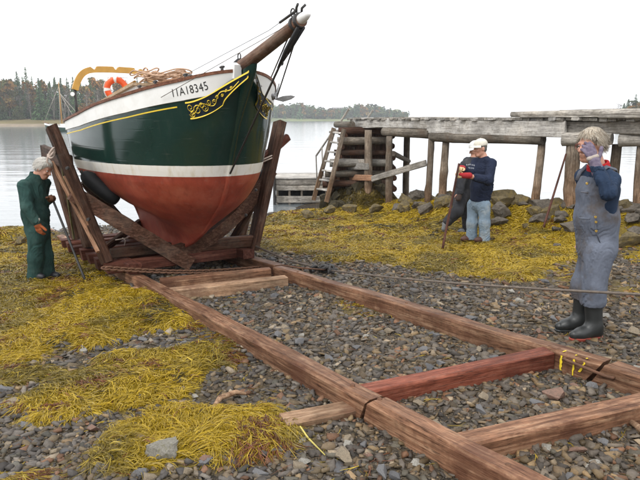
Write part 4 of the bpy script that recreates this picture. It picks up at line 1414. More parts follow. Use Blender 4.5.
for sd in (-1, 1):
    mb = MB(); mb.tube([(GXL, sd * (Lh - .02), 2.42), (GXL, sd * (Lh - .015), 3.08)], .022, 8); mb.build('post', M_DARKIRON, gal, True)
mb = MB(); mb.tube([(GXL - .05, -Lh - .02, 2.93), (GXL + .06, -Lh - .04, 2.94)], [.03, .035], 8); mb.build('lamp', M_WHITE, gal, True)

# lifebuoy on the stern rail
M_LIFE = plain('orange_vinyl', (.78, .105, .02), .45, .08, 8, .4)
lb = bl(P(116.5, 89, float(wmat(boat).to_translation().y) + 1.45))
lbw = P(116.5, 89, BO[1] + 1.45)
e = empty('lifebuoy', tuple(lbw))
tag(e, 'orange ring lifebuoy with white bands at the stern of the sailboat', 'lifebuoy')
Rm = Matrix.Rotation(math.radians(8), 4, 'Z') @ Matrix.Rotation(math.pi / 2, 4, 'X')
mb = MB(); mb.torus((0, 0, 0), .155, .052, Rm, 48, 14); mb.build('ring', M_LIFE, e, True)
for k in range(4):
    a = math.pi / 2 * k + .05
    mb = MB(); mb.torus((0, 0, 0), .155, .0545, Rm, 6, 14, a - .15, a + .15); mb.build('band', M_WHITE, e, True)
mb = MB()
for k in range(4):
    a0 = math.pi / 2 * k + .05
    pts = [np.array(Rm @ Vector(((.213 + .008 * math.sin(q * math.pi)) * math.cos(a0 + q * 1.57), (.213 + .008 * math.sin(q * math.pi)) * math.sin(a0 + q * 1.57), 0))) for q in np.linspace(0, 1, 9)]
    mb.tube(pts, .006, 5)
mb.build('grab_line', M_WHITE, e, True)
# its wire rack stands on the boat
rk = lb
mb = MB()
for dx in (-.17, .17):
    mb.tube([bl(lbw + np.array([dx, .09, -.55])), bl(lbw + np.array([dx, .09, .20]))], .006, 6)
mb.tube([bl(lbw + np.array([-.17, .09, .20])), bl(lbw + np.array([.17, .09, .20]))], .006, 6)
mb.build('rack', plain('steel_rail', (.55, .55, .55), .3, .1, metal=.8), boat, True)

# heap of rope and light spars on the cabin roof
M_HEMP = plain('hemp_rope', (.46, .31, .215), .85, .2, 20, .2, .4)
def rope_heap():
    rng = np.random.default_rng(4)
    c = bl(PN(163, 83, BN - .1))
    z0 = 2.915 + .10 * c[0]
    cw = np.array(wmat(boat) @ Vector((c[0], c[1], z0)))
    e = empty('rope_coil', tuple(cw), BRZ)
    tag(e, 'loose heap of tan rope lying on the cabin roof', 'rope')
    for k in range(14):
        mb = MB(); th = np.linspace(0, rng.uniform(5, 9), 40); a = rng.uniform(.22, .62); b = rng.uniform(.10, .22)
        ph = rng.uniform(0, 6.28); ox, oy, oz = rng.normal(0, .12), rng.normal(0, .10), -.01 + .008 * k
        pts = [(ox + a * math.cos(q + ph) + .03 * math.sin(5 * q), oy + b * math.sin(q + ph), oz + .02 * math.sin(3 * q + k) + .035) for q in th]
        mb.tube(pts, .0105, 6); mb.build('rope_turn', M_HEMP, e, True)
    mb = MB(); th = np.linspace(.3, 5.5, 24)
    mb.tube([(-.42 + .10 * math.cos(q), -.1, .15 + .05 * math.sin(q)) for q in th], .012, 6); mb.build('rope_turn', M_HEMP, e, True)
    a = P(140, 87.5, cw[1] + .35); b = P(189, 76, cw[1] - .9)
    sp = empty('boat_hook', tuple(a)); tag(sp, 'slender tan pole lying along the cabin beside the rope heap', 'pole')
    mb = MB(); mb.tube([a - a, b - a], [.022, .016], 8); mb.build('shaft', M_BATTEN, sp, True)
    d = (b - a) / np.linalg.norm(b - a)
    mb = MB(); mb.tube([(b - a) - d * .02, (b - a) + d * .06, (b - a) + d * .12 + np.array([0, 0, -.03])], [.02, .016, .006], 8); mb.build('hook', M_DARKIRON, sp, True)
rope_heap()

# anchor catted on the port bow
def anchor():
    Y0 = 7.35
    M_ANC = plain('galvanised_iron', (.20, .20, .20), .55, .25, 20, .5, .3, metal=.3)
    q = lambda x, y, dy=0: P(x, y, Y0 + dy)
    o = q(272, 97)
    e = empty('anchor', tuple(o)); tag(e, 'grey iron anchor hanging over the port bow rail', 'anchor')
    L = lambda *a: q(*a) - o
    mb = MB(); mb.tube([L(252, 76, -.55), L(260, 86, -.4), L(268, 94, -.1), L(274, 97)], [.02, .022, .026, .03], 8); mb.build('shank', M_ANC, e, True)
    mb = MB(); mb.tube([L(279, 84, .3), L(277, 93, .1), L(273, 98, 0), L(262, 93, -.1), L(256, 84, -.2)], [.010, .018, .026, .018, .010], 8); mb.build('arm', M_ANC, e, True)
    mb = MB()
    a = [L(274, 99), L(283, 96), L(291, 95.2), L(295, 96.4), L(291, 99), L(283, 101.5)]
    b = [p + np.array([.0, .03, -.004]) for p in a]
    mb.add(a + b, [tuple(range(6))[::-1], tuple(range(6, 12))] + [(i, (i + 1) % 6, 6 + (i + 1) % 6, 6 + i) for i in range(6)])
    mb.build('fluke', M_ANC, e, True)
    mb = MB(); mb.torus(L(251, 75, -.58), .05, .011, Matrix.Rotation(1.2, 4, 'X'), 18, 6); mb.build('ring', M_ANC, e, True)
anchor()
# ================================================================== CRADLE AND SLIPWAY
def RT(s): return .91 + .16 - .061 * s           # top of the rails
cr = empty('boat_cradle', tuple(NS(BN, 9.6, RT(9.6))), 0)
tag(cr, 'dark timber cradle on rails holding the sailboat upright', 'cradle')
def CR(m, s, z): return NS(BN + m, s, z)
# sills on the rails
for m in (-.80, .80):
    timber('sill', CR(m, 7.75, RT(7.75) + .135), CR(m, 11.6, RT(11.6) + .135), .17, .13, M_CRADLE_RED, cr)
# cross beams
for k, s in enumerate((8.05, 8.55, 9.05, 9.55, 10.05, 10.55, 11.05)):
    z = RT(s) + .139
    timber('cross_beam', CR(-1.10, s, z), CR(.93 if k else 1.0, s, z), .17, .16 if k % 2 else .14, M_CRADLE_RED, cr, cut0=.03, rough=.01)
timber('front_beam', CR(.12, 8.12, RT(8.1) + .30), CR(1.0, 7.95, RT(7.9) + .30), .10, .16, M_CRADLE, cr)  # front beams in darker wood than the sills: their shadow put into the colour
timber('front_beam', CR(-.95, 8.35, RT(8.3) + .27), CR(-.12, 8.35, RT(8.3) + .27), .10, .13, M_CRADLE, cr)
# outer uprights
def at_px(px, py, s):
    """point on the plane s = const seen at a pixel"""
    d = ray(px, py); k = s / (DV @ d[:2]); return np.array([0, 0, CZ]) + k * d
up = (NV[0] * .3 + DV[0], NV[1] * .3 + DV[1], 0)
timber('upright', at_px(107, 262, 8.15), at_px(51, 127, 8.55), .12, .25, M_CRADLE, cr, (DV[0], DV[1], 0), True, cham=.02, rough=.01)
timber('upright', at_px(88, 247, 9.6), at_px(63, 160, 9.9), .12, .27, M_CRADLE, cr, (DV[0], DV[1], 0), True, cham=.02, rough=.01)
timber('upright', at_px(76, 238, 10.8), at_px(50, 149, 10.9), .12, .30, M_CRADLE, cr, (DV[0], DV[1], 0), True, cham=.02, rough=.01)
timber('upright', at_px(252, 250, 7.95), at_px(280, 122, 8.25), .12, .22, M_CRADLE, cr, (DV[0], DV[1], 0), True, cham=.02, rough=.01)
timber('upright', at_px(238, 244, 9.4), at_px(260, 160, 9.6), .12, .24, M_CRADLE, cr, (DV[0], DV[1], 0), True, cham=.02, rough=.01)
# fore-and-aft ledger tying the left uprights
timber('ledger', at_px(70, 163, 8.6), at_px(43, 151, 10.9), .08, .20, M_CRADLE, cr, (0, 0, 1), True, rough=.01)
timber('ledger', at_px(262, 178, 8.3), at_px(252, 172, 10.0), .08, .16, M_CRADLE, cr, (0, 0, 1), True, rough=.01)
# bunks: the V that carries the hull
def crook(name, pts, w, h, mat):
    mb = MB()
    pts = np.array(pts, float)
    t = np.linspace(0, 1, len(pts)); tt = np.linspace(0, 1, 22)
    Q = np.stack([np.interp(tt, t, pts[:, i]) for i in range(3)], 1)
    for _ in range(6): Q[1:-1] = (Q[:-2] + 2 * Q[1:-1] + Q[2:]) / 4
    F = np.array([DV[0], DV[1], 0.0])
    R = []
    for i in range(len(Q)):
        tg = Q[min(i + 1, 21)] - Q[max(i - 1, 0)]; tg /= np.linalg.norm(tg)
        n = np.cross(F, tg); n /= np.linalg.norm(n)
        hh = h[0] + (h[1] - h[0]) * i / 21 + .012 * float(noise3(i * .6, 3.3, 7.7))
        R.append([Q[i] - n * hh / 2 - F * w / 2, Q[i] + n * hh / 2 - F * w / 2, Q[i] + n * hh / 2 + F * w / 2, Q[i] - n * hh / 2 + F * w / 2])
    R = np.array(R) - Q[0]
    R = np.concatenate([R, R[:, :1]], 1)
    mb.grid(R, False)
    mb.add(list(R[0, :4]), [(3, 2, 1, 0)]); mb.add(list(R[-1, :4]), [(0, 1, 2, 3)])
    return mb.build(name, mat, cr, False, Matrix.Translation(Vector(Q[0])))
crook('bunk', [at_px(190, 264, 7.95), at_px(155, 243, 8.05), at_px(112, 217, 8.2), at_px(72, 193, 8.4)], .14, (.19, .20), M_CRADLE)
crook('bunk', [at_px(172, 254, 8.1), at_px(205, 243, 8.05), at_px(240, 213, 8.1), at_px(258, 190, 8.2), at_px(272, 170, 8.3)], .13, (.20, .15), M_CRADLE)
timber('side_piece', at_px(262, 160, 8.25), at_px(288, 137, 8.3), .09, .12, M_CRADLE_RED, cr, (0, 0, 1), True, cham=.02, rough=.01)
crook('bunk', [at_px(150, 244, 10.2), at_px(120, 222, 10.2), at_px(85, 180, 10.2)], .14, (.18, .18), M_CRADLE)
# braces
timber('brace', at_px(103, 250, 8.9), at_px(140, 222, 10.0), .08, .10, M_CRADLE, cr, (0, 0, 1), True)
timber('brace', at_px(232, 240, 9.0), at_px(262, 190, 8.3), .08, .10, M_CRADLE, cr, (0, 0, 1), True)
timber('batten', at_px(98, 252, 8.0), at_px(52, 162, 8.9), .045, .05, M_BATTEN, cr, (0, 0, 1), True)
timber('batten', at_px(74, 238, 10.4), at_px(61, 158, 9.2), .03, .05, plain('mossy_batten', (.17, .16, .075), .85, .3), cr, (0, 0, 1), True)
timber('batten', at_px(64, 176, 8.1), at_px(88, 225, 8.05), .03, .03, M_BATTEN, cr, (0, 0, 1), True)
# bolt heads
for px, py, s in ((68, 168, 8.0), (89, 219, 7.95), (246, 215, 7.8), (256, 190, 7.85)):
    p = at_px(px, py, s); mb = MB(); mb.tube([(0, 0, 0), (0, -.05, 0)], [.022, .018], 8); mb.build('bolt', M_DARKIRON, cr, False, Matrix.Translation(Vector(p)))
# rope lashings
M_LASH = plain('pale_rope', (.42, .34, .29), .85, .2, 20, .2, .4)
mb = MB(); c0 = at_px(52, 154, 8.5)
for k in range(3):
    mb.tube([c0 + np.array([.035 * math.cos(q) + .01 * k, .05 * math.sin(q), .05 * math.sin(q * 1 + k) + .015 * k]) - c0 for q in np.linspace(0, 6.6, 18)], .014, 6)
mb.tube([np.array([-.05, 0, 0]), np.array([-.07, .0, -.10]), np.array([-.03, 0, -.14])], .013, 6)
mb.build('lashing', M_LASH, cr, False, Matrix.Translation(Vector(c0)))
mb = MB(); c0 = at_px(264, 160, 8.1)
for k in range(2):
    mb.tube([np.array([.115 * math.cos(q), .09 * math.sin(q), .035 * k + .05 * math.cos(q) - .02]) for q in np.linspace(0, 6.4, 18)], .009, 6)
mb.build('lashing', M_LASH, cr, False, Matrix.Translation(Vector(c0)))
mb = MB(); c0 = at_px(124, 240, 8.7)
mb.tube([np.array([-.02, 0, .03]), np.array([.02, 0, 0]), np.array([.0, 0, -.08])], .008, 6); mb.tube([np.array([-.12, 0, .0]), np.array([.06, 0, .03])], .008, 6)
mb.build('lashing', M_LASH, cr, False, Matrix.Translation(Vector(c0)))
# rubber fenders between bunk and hull
def fender(a, b, r, lab):
    a = np.array(a); b = np.array(b)
    d = b - a; L = np.linalg.norm(d)
    M, _ = frame(a, b)
    e = empty('fender', tuple(a)); tag(e, lab, 'fender', 'rubber fenders between hull and cradle')
    pr = [(0, .2), (.015, .42), (.06, .66), (.14, .86)] + [(.14 + .72 * i / 10, .93 + .10 * math.sin(math.pi * i / 10) + .03 * (i % 2)) for i in range(1, 10)] + [(.86, .9), (.94, .74), (.99, .5), (1, .2)]
    mb = MB(); mb.tube([(L * u, 0, 0) for u, _ in pr], [r * k for _, k in pr], 20)
    mb.build('roll', M_RUBBER, e, False, M)
    mb = MB(); mb.tube([(L * .02, 0, 0), (-.03, 0, .01)], r * .2, 8); mb.build('core', M_DARKIRON, e, False, M)
fender(at_px(82, 173, 8.66), at_px(118, 202, 8.46), .108, 'black rubber fender roll wedged under the hull on the left')
fender(at_px(263, 171, 8.38), at_px(226, 216, 8.22), .105, 'black rubber fender roll wedged under the bow on the right')

# --- slipway track: two sections
def RP(n, s, off=0.0): return NS(n, s, RT(s) + off)
far = empty('slipway_track', tuple(RP(2.96, 6.5, -.16))); tag(far, 'far section of the timber slipway running under the cradle', 'track', 'slipway sections')
near = empty('slipway_track', tuple(RP(2.96, 2.0, -.16))); tag(near, 'near section of the timber slipway beyond the rail joints', 'track', 'slipway sections')
timber('rail', RP(2.15, 2.80), RP(2.13, 9.0), .15, .19, M_RAIL, far, cut0=.10, rough=.010, cham=.022)
timber('rail', RP(2.13, 9.02, -.01), RP(2.13, 15.5), .15, .18, M_RAIL, far, rough=.006)
timber('rail', RP(3.77, 2.37), RP(3.79, 7.0), .15, .19, M_RAIL, far, cut0=.14, rough=.010, cham=.022)
timber('rail', RP(3.84, 7.05, .0), RP(3.82, 15.5), .15, .18, M_RAIL, far, rough=.006)
timber('rail', RP(2.15, 2.775), RP(2.15, -1.2), .15, .19, M_RAIL, near, cut0=-.10, rough=.010, cham=.022)
timber('rail', RP(3.77, 2.34, -.004), RP(3.77, -1.4, .0), .155, .19, M_RAIL, near, cut0=-.14, rough=.010, cham=.022)
def tie(px0, py0, px1, py1, w, h, mat, par, off=-.01):
    a = PG(px0, py0, .16 + off); b = PG(px1, py1, .16 + off)
    return timber('cross_tie', a, b, w, h, mat, par, rough=.006)
tie(168, 289, 286, 276, .14, .15, M_PALE, far, -.02)
tie(160, 279, 270, 268, .12, .14, M_RAIL, far, -.02)
# red tie near the joints and its pale stub on the left of the rail
timber('cross_tie', RP(2.20, 2.98, -.03), RP(3.70, 2.72, -.01), .13, .14, M_RED, far, rough=.006)
st = PG(283, 417, .075); timber('tie_stub', PG(283, 418, .07), PG(352, 404, .07), .15, .06, M_PALE, far, rough=.005)
timber('cross_tie', PG(452, 440, .125), PG(690, 388, .125), .15, .14, M_RAIL, near, rough=.006)
# iron staple across the joint on the right rail
mb = MB()
f = lambda n_off, s, z: RP(3.77 - .075 - n_off, s, z)
mb.tube([f(-.03, 2.57, -.035), f(.022, 2.57, -.035), f(.028, 2.53, -.036), f(.028, 2.24, -.062), f(.022, 2.20, -.064), f(-.03, 2.20, -.064)], .011, 8)
mb.build('staple', M_RUST, near)
for nn, ss, par in ((2.15, 3.0, far), (2.15, 2.72, near), (3.74, 2.74, far), (3.74, 2.66, far), (2.15, 1.75, near), (2.13, 6.35, far), (3.77, 6.45, far), (2.14, 4.6, far), (3.78, 4.4, far)):
    mb = MB(); mb.tube([(0, 0, -.02), (0, 0, .004), (0, 0, .010)], [.016, .016, .008], 10)
    mb.build('bolt', M_RUST, par, False, Matrix.Translation(Vector(RP(nn, ss))))
# yellow paint dashes on the rail
M_MARK = plain('yellow_mark', (.70, .52, .03), .6, .25, 40, .3)
for s, ln, tl in ((2.60, .11, .0), (2.50, .12, .0), (2.415, .08, .035)):
    mb = MB()
    q = [f(.0075, s + .007, -.02), f(.0075, s - .007, -.02), f(.0075, s - .007 + tl, -.02 - ln), f(.0075, s + .007 + tl, -.02 - ln)]
    jit = np.random.default_rng(int(s * 1000)); nj = 7
    L_ = [q[0] + (q[3] - q[0]) * i / nj + (q[1] - q[0]) * jit.uniform(-.35, .3) for i in range(nj + 1)]; R_ = [q[1] + (q[2] - q[1]) * i / nj + (q[1] - q[0]) * jit.uniform(-.3, .4) for i in range(nj + 1)]
    mb.add(L_ + R_, [(i, nj + 1 + i, nj + 2 + i, i + 1) for i in range(nj)]); mb.add([RP(3.77 - .07, s + .006, .006), RP(3.77 - .07, s - .006, .006), RP(3.77 - .03, s - .004, .0065), RP(3.77 - .03, s + .006, .0065)], [(0, 1, 2, 3)])
    mb.build('paint_mark', M_MARK, far)
# --- chain across the front of the cradle
def chain():
    a = at_px(104, 268, 7.70); b = at_px(268, 267, 7.45)
    e = empty('chain', tuple(a)); tag(e, 'rusty chain stretched across the front of the cradle', 'chain')
    n = 50
    d = (b - a) / n
    link_m = MB()
    pts = [np.array([.050 * math.cos(q), .027 * math.sin(q), 0]) for q in np.linspace(0, 2 * math.pi, 13)]
    link_m.tube(pts, .0125, 6, cap=False)
    me = link_m.mesh('chain_link', M_RUST)
    M, _ = frame(a, b)
    for i in range(n):
        u = (i + .5) / n
        p = a + (b - a) * u + np.array([0, 0, -.06 * math.sin(math.pi * u)])
        Mi = M.copy(); Mi.translation = Vector(p)
        Mi = Mi @ Matrix.Rotation(math.pi / 2 * (i % 2) + .5, 4, 'X')
        link('chain_link', me, e, False, Mi)
chain()
# --- tow rod, shackle heap and hauling wire
def wires():
    a = at_px(253, 245, 7.9); sh = PG(327, 270, .05)
    e = empty('tow_rope', tuple(a)); tag(e, 'brown rope from the cradle\'s right front to the shackle', 'rope')
    mb = MB(); mid = (a + sh) / 2 + np.array([0, 0, -.05])
    mb.tube([a - a, mid - a, sh - a], .016, 8); mb.build('strand', M_CABLE, e, True)
    mb = MB(); mb.tube([at_px(262, 262, 7.6) - a, PG(300, 268, .17) - a, sh - a], .011, 8); mb.build('strand', M_RUST, e, True)
    e = empty('shackle', tuple(sh)); tag(e, 'dark iron shackle heap beside the right rail', 'shackle')
    rng = np.random.default_rng(2)
    for k in range(7):
        mb = MB(); R = Matrix.Rotation(rng.uniform(0, 3), 4, 'X') @ Matrix.Rotation(rng.uniform(0, 3), 4, 'Y')
        mb.torus((rng.uniform(-.2, .12), rng.uniform(-.06, .06), rng.uniform(-.02, .05)), .05, .02, R, 14, 8); mb.build('link', M_DARKIRON, e, True)
    mb = MB(); mb.tube([(-.12, 0, .0), (.0, .02, .03), (.14, 0, .0)], [.03, .04, .022], 8); mb.build('pin', M_DARKIRON, e, True)
    c = sh; d = P(660, 295.5, 4.15)
    e = empty('hauling_wire', tuple(c)); tag(e, 'long taut hauling wire passing in front of the man in overalls', 'cable')
    mb = MB(); pts = []
    for u in np.linspace(0, 1, 24):
        pts.append((d - c) * u + np.array([0, 0, -.035 * math.sin(math.pi * u)]))
    dd = (d - c) / np.linalg.norm(d - c)
    pts.append((d - c) + dd * 3.5)
    mb.tube(pts, .0105, 8); mb.build('wire', M_CABLE, e, True)
wires()
# --- loose wood
o = timber('plank', PG(97, 290, .04), PG(152, 286, .05), .07, .04, M_PALE); tag(o, 'short loose plank on the weed in front of the cradle', 'plank')
def driftwood(pts, r, lab, mat):
    mb = MB(); o = np.array(pts[0]); mb.tube([np.array(p) - o for p in pts], r, 8)
    q = mb.build('driftwood', mat, None, False, Matrix.Translation(Vector(o))); tag(q, lab, 'driftwood'); return q
driftwood([PG(621, 413, .03), PG(630, 421, .035), PG(642, 430, .04), PG(660, 442, .03)], [.008, .016, .02, .018], 'bleached driftwood stick at the right edge on the gravel', M_PALE)
driftwood([PG(300, 426, .09), PG(308, 438, .03), PG(325, 455, .02)], [.004, .006, .003], 'thin straw stalk beside the nearest rockweed heap', plain('straw', (.45, .38, .10), .7, .2))
driftwood([PG(212, 410, .03), PG(220, 398, .05), PG(236, 392, .05), PG(246, 394, .03)], [.012, .02, .018, .01], 'tan twisted driftwood behind the nearest rockweed heap', M_PALE)
# ================================================================== PIER
PA, PB_ = np.array([1.0, 17.2]), np.array([4.65, 11.5])
PD = (PB_ - PA) / np.linalg.norm(PB_ - PA)          # along the pier front, towards the camera's right
PT = np.array([-PD[1], PD[0]])                      # across the pier, away from the camera
if PT[1] < 0: PT = -PT
def PF(px, py, back=0.0):
    """point seen at a pixel on the vertical plane of the pier front, moved back behind it"""
    d = ray(px, py)
    o = PA + PT * back
    k = (o @ PT) / (d[:2] @ PT)
    return np.array([0, 0, CZ]) + k * d
def PH(px, py):
    """point of the shore seen at a pixel"""
    d = ray(px, py)
    for k in np.arange(2.0, 30, .04):
        p = np.array([0, 0, CZ]) + d * k
        if p[2] < float(H(p[0], p[1])): return p
    return p
pier = empty('wooden_pier', (*(PA + PD * 3), 0.0))
tag(pier, 'old grey timber pier with log crib and posts over the rocks', 'pier')
ZD = 2.448      # underside of the planks at the front
# fascia boards
a, b = PF(428.5, 120.5), PF(566, 121)
timber('fascia_board', a, b, .07, .30, M_FASCIA, pier, rough=.008)
a, b = PF(351, 120), PF(427.5, 120)
timber('fascia_board', a, b, .06, .20, M_FASCIA, pier, rough=.02)
timber('stringer', PF(566, 121.5, .18), PF(770, 121, .18), .12, .22, M_GREY, pier, rough=.012)
timber('stringer', PF(352, 122, 1.3), PF(770, 121.5, 1.3), .16, .22, M_LOG, pier)
timber('stringer', PF(352, 122, 2.4), PF(770, 121.5, 2.4), .16, .22, M_LOG, pier)
# planks: across the pier, ragged at the front
def planks():
    rng = np.random.default_rng(8)
    p0 = PF(349, 119)[:2]; p1 = PF(770, 119)[:2]
    L = np.linalg.norm(p1 - p0); n = int(L / .165)
    mats = [M_GREY, M_FASCIA, M_GREY]
    for i in range(n):
        c = p0 + PD * (i + .5) * L / n
        f = rng.uniform(-.11, .02); z = ZD + .105 + rng.normal(0, .008)
        q0 = np.array([*(c + PT * f), z]); q1 = np.array([*(c + PT * (2.65 + rng.uniform(-.05, .1))), z + rng.normal(0, .01)])
        timber('deck_plank', q0, q1, L / n * .93, .055, mats[i % 3], pier, rough=.007, step=.6)
planks()
# edge logs and top boards on the right half
logp('edge_log', PF(512, 114.3, .02), PF(770, 110.5, .02), .055, .085, M_GREY, pier, knots=6)
timber('edge_board', PF(530, 114.8, .12), PF(770, 113.5, .12), .16, .09, M_GREY, pier, rough=.010)
timber('edge_board', PF(540, 114.0, .45), PF(770, 112.8, .45), .16, .12, M_GREY, pier, rough=.010)
timber('edge_board', PF(522, 116.2, -.03), PF(600, 115.5, -.03), .1, .03, M_GREY, pier, rough=.008)
timber('edge_board', PF(600, 115.5, -.05), PF(770, 115, -.05), .1, .045, M_GREY, pier, rough=.008)
timber('edge_board', PF(464, 117, .5), PF(482, 117, .5), .3, .05, M_FASCIA, pier)
logp('edge_log', PF(560, 112.0, .9), PF(640, 111, 1.2), .05, .05, M_GREY, pier)
# cap logs
logp('cap_log', PF(384, 132), PF(431, 133.5, .05), .115, .12, M_LOG, pier, knots=2)
logp('cap_log', PF(432, 137), PF(543, 139.5, .05), .12, .10, M_LOG, pier, knots=3)
logp('cap_log', PF(563, 139.5, -.12), PF(612, 139.5, .12), .125, .11, M_GREY, pier, knots=2)
logp('cap_log', PF(402, 133, 1.9), PF(446, 134, 1.9), .11, .11, M_LOG, pier)
logp('cap_log', PF(620, 139, .2), PF(700, 139, .5), .12, .11, M_GREY, pier)
# posts: (px, top y, base y, width px, back)
for px, y0, y1, w, back in [(368, 130, 204, 7.5, -.10), (389, 136, 211, 6.5, -.05), (405.5, 136, 204, 6.5, 1.6), (428, 134, 206, 6.5, -.02), (441.5, 141, 202, 7.5, .05),
                            (535.5, 143, 200, 8.0, .1), (570.5, 145, 206, 14.0, .02), (610, 144, 206, 10.0, .6), (640, 144, 206, 12.0, .4), (700, 144, 214, 14.0, .3), (745, 144, 220, 15.0, .5)]:
    t0, b0 = PF(px, y0, back), PF(px, y1, back)
    r = w / 2 * b0[1] / FPX
    zb = min(b0[2], float(H(b0[0], b0[1]))) - .15
    lean = .04 * math.sin(px)
    logp('post', (b0[0], b0[1], zb), (b0[0] + lean, b0[1], t0[2]), r * 1.08, r * .95, M_POST, pier, knots=5, knot=.09)
# braces
timber('brace', PF(372, 179, -.2), PF(426, 163, -.12), .05, .15, M_GREY, pier, (0, 0, 1), True)
logp('brace', PF(393, 153, .2), PF(409, 161, 1.5), .07, .06, M_LOG, pier)
# log crib at the outer end
def crib():
    BK = np.array([.02, 1.0, 0])                       # the crib runs straight back from its front wall
    Yc = float(PF(366, 130)[1]) + .1
    k = 0
    y = 131.0
    rng = np.random.default_rng(6)
    while y < 186:
        a, b = P(345 - (y - 128) * .25, y, Yc), P(392 + (y - 128) * .03, y, Yc)
        mt = [M_CRADLE, M_LOG, M_CRADLE, M_GREY, M_LOG, M_CRADLE][k % 6]
        r = rng.uniform(.085, .125)
        logp('crib_log', a + np.array([-.10 - rng.uniform(0, .15), rng.uniform(-.05, .05), 0]), b + np.array([rng.uniform(-.15, .0), rng.uniform(-.08, .08), rng.uniform(-.04, .04)]), r, r * .88, mt, pier, knots=3, knot=.10)
        logp('crib_log', a + BK * 1.8, b + BK * 1.8, .11, .1, M_LOG, pier)
        h = np.array([0, 0, -.13])
        for c in (a, b):
            logp('crib_log', c + h - BK * rng.uniform(.02, .12), c + h + BK * 2.0, .085, .085, M_CRADLE, pier)
        y += 10.6; k += 1
    for i in range(9):                                   # added dark boards stand in for the shade inside the crib
        a0 = P(343 + i * 5.6, 133, Yc + .22); timber('crib_shade_board', a0, (a0[0], a0[1], .5), .17, .05, M_CRADLE, pier, (0, 1, 0))
    # pale boards nailed over the front
    timber('crib_board', PF(338, 166.5, -.22), PF(368, 166.5, -.22), .05, .17, M_FASCIA, pier, (0, 0, 1), True, rough=.008)
    timber('crib_board', PF(340, 160.5, -.16), PF(366, 161.5, -.16), .05, .10, M_GREY, pier, (0, 0, 1), True, rough=.008)
    timber('crib_board', PF(343, 150, -.14), PF(354, 150, -.14), .05, .16, M_LOG, pier, (0, 0, 1), True)
    timber('crib_board', PF(337, 177, -.2), PF(372, 178, -.2), .05, .16, M_BATTEN, pier, (0, 0, 1), True, rough=.008)
    logp('crib_log', PF(336, 124.5, .2), PF(352, 124.5, -.25), .10, .10, M_LOG, pier)
    timber('crib_board', PF(332, 131, .3), PF(352, 128, .1), .2, .06, M_GREY, pier)
crib()
# stones that fill the crib and the weedy foot
def crib_fill():
    rng = np.random.default_rng(17)
    M_DK = plain('weedy_rock', (.038, .032, .018), .8, .5, 10, .3, .9, bscale=22, var2=((.09, .065, .015), .6))
    ms = [rock_mesh(500 + i, M_DK, .8, 1, .16) for i in range(4)]
    M_DB = plain('fill_rock', (.07, .055, .042), .85, .5, 8, .25, .8, bscale=20)
    ms2 = [rock_mesh(520 + i, M_DB, .8, 1, .16) for i in range(4)]
    for i in range(46):
        a = rng.uniform(0, 6.28); d = rng.uniform(.1, 1.15)
        x, y = 1.12 + math.cos(a) * d, 17.3 + math.sin(a) * d * 1.1
        r_ = rng.uniform(.13, .26); m_ = ms[rng.integers(4)]
        o = put_rock('fill_stone', m_, x, y, r_, rng.uniform(0, 6), .35)
        o.parent = pier; o.matrix_parent_inverse = wmat(pier).inverted()
crib_fill()
# ladder leaning on the crib
def ladder():
    a0, a1 = PF(313.5, 200, -1.0), PF(334, 128, -.55)
    b0, b1 = PF(326.5, 202, -1.05), PF(344, 129, -.60)
    e = empty('ladder', tuple((a0 + b0) / 2)); tag(e, 'weathered wooden ladder leaning on the seaward side of the crib', 'ladder')
    timber('ladder_rail', a0, a1, .12, .12, M_POST, e, (0, 1, 0), True)
    timber('ladder_rail', b0, b1, .12, .12, M_POST, e, (0, 1, 0), True)
    for u in np.linspace(.16, .94, 7):
        p, q = a0 + (a1 - a0) * u, b0 + (b1 - b0) * u
        timber('rung', p, q, .07, .05, M_FASCIA, e, (0, 0, 1), True)
    # hand rail
    c0, c1 = PF(316, 156, -.2), PF(333, 131, .3)
    timber('hand_rail', c0, c1, .05, .05, M_GREY, e, (0, 0, 1), True)
    timber('rail_post', PF(317, 182, -.25), PF(316, 155, -.2), .04, .04, M_GREY, e, (0, 1, 0), True)
    timber('rail_post', PF(323, 176, -.2), PF(322, 147, -.1), .04, .04, M_GREY, e, (0, 1, 0), True)
ladder()
for pts, lab in (((PF(341, 121, .4), PF(349, 109, .5)), 'slanting stick standing up at the pier\'s outer end'), ((PF(367, 119, 1.8), PF(373, 110, 1.9)), 'short broken post standing on the pier deck behind the crib')):
    o = timber('stick', pts[0], pts[1], .06, .06, M_GREY, None, (0, 1, 0), True); tag(o, lab, 'stick')
# rod leaning on the thick post
a, b = PH(543, 229), PF(566, 154, -.18)
M, L = frame(a, b)
me = log_mesh(L, .022, .018, 8, .02, mat=M_STICK); o = link('pole', me, None, False, M); tag(o, 'dark thin pole leaning against the thickest pier post', 'pole')

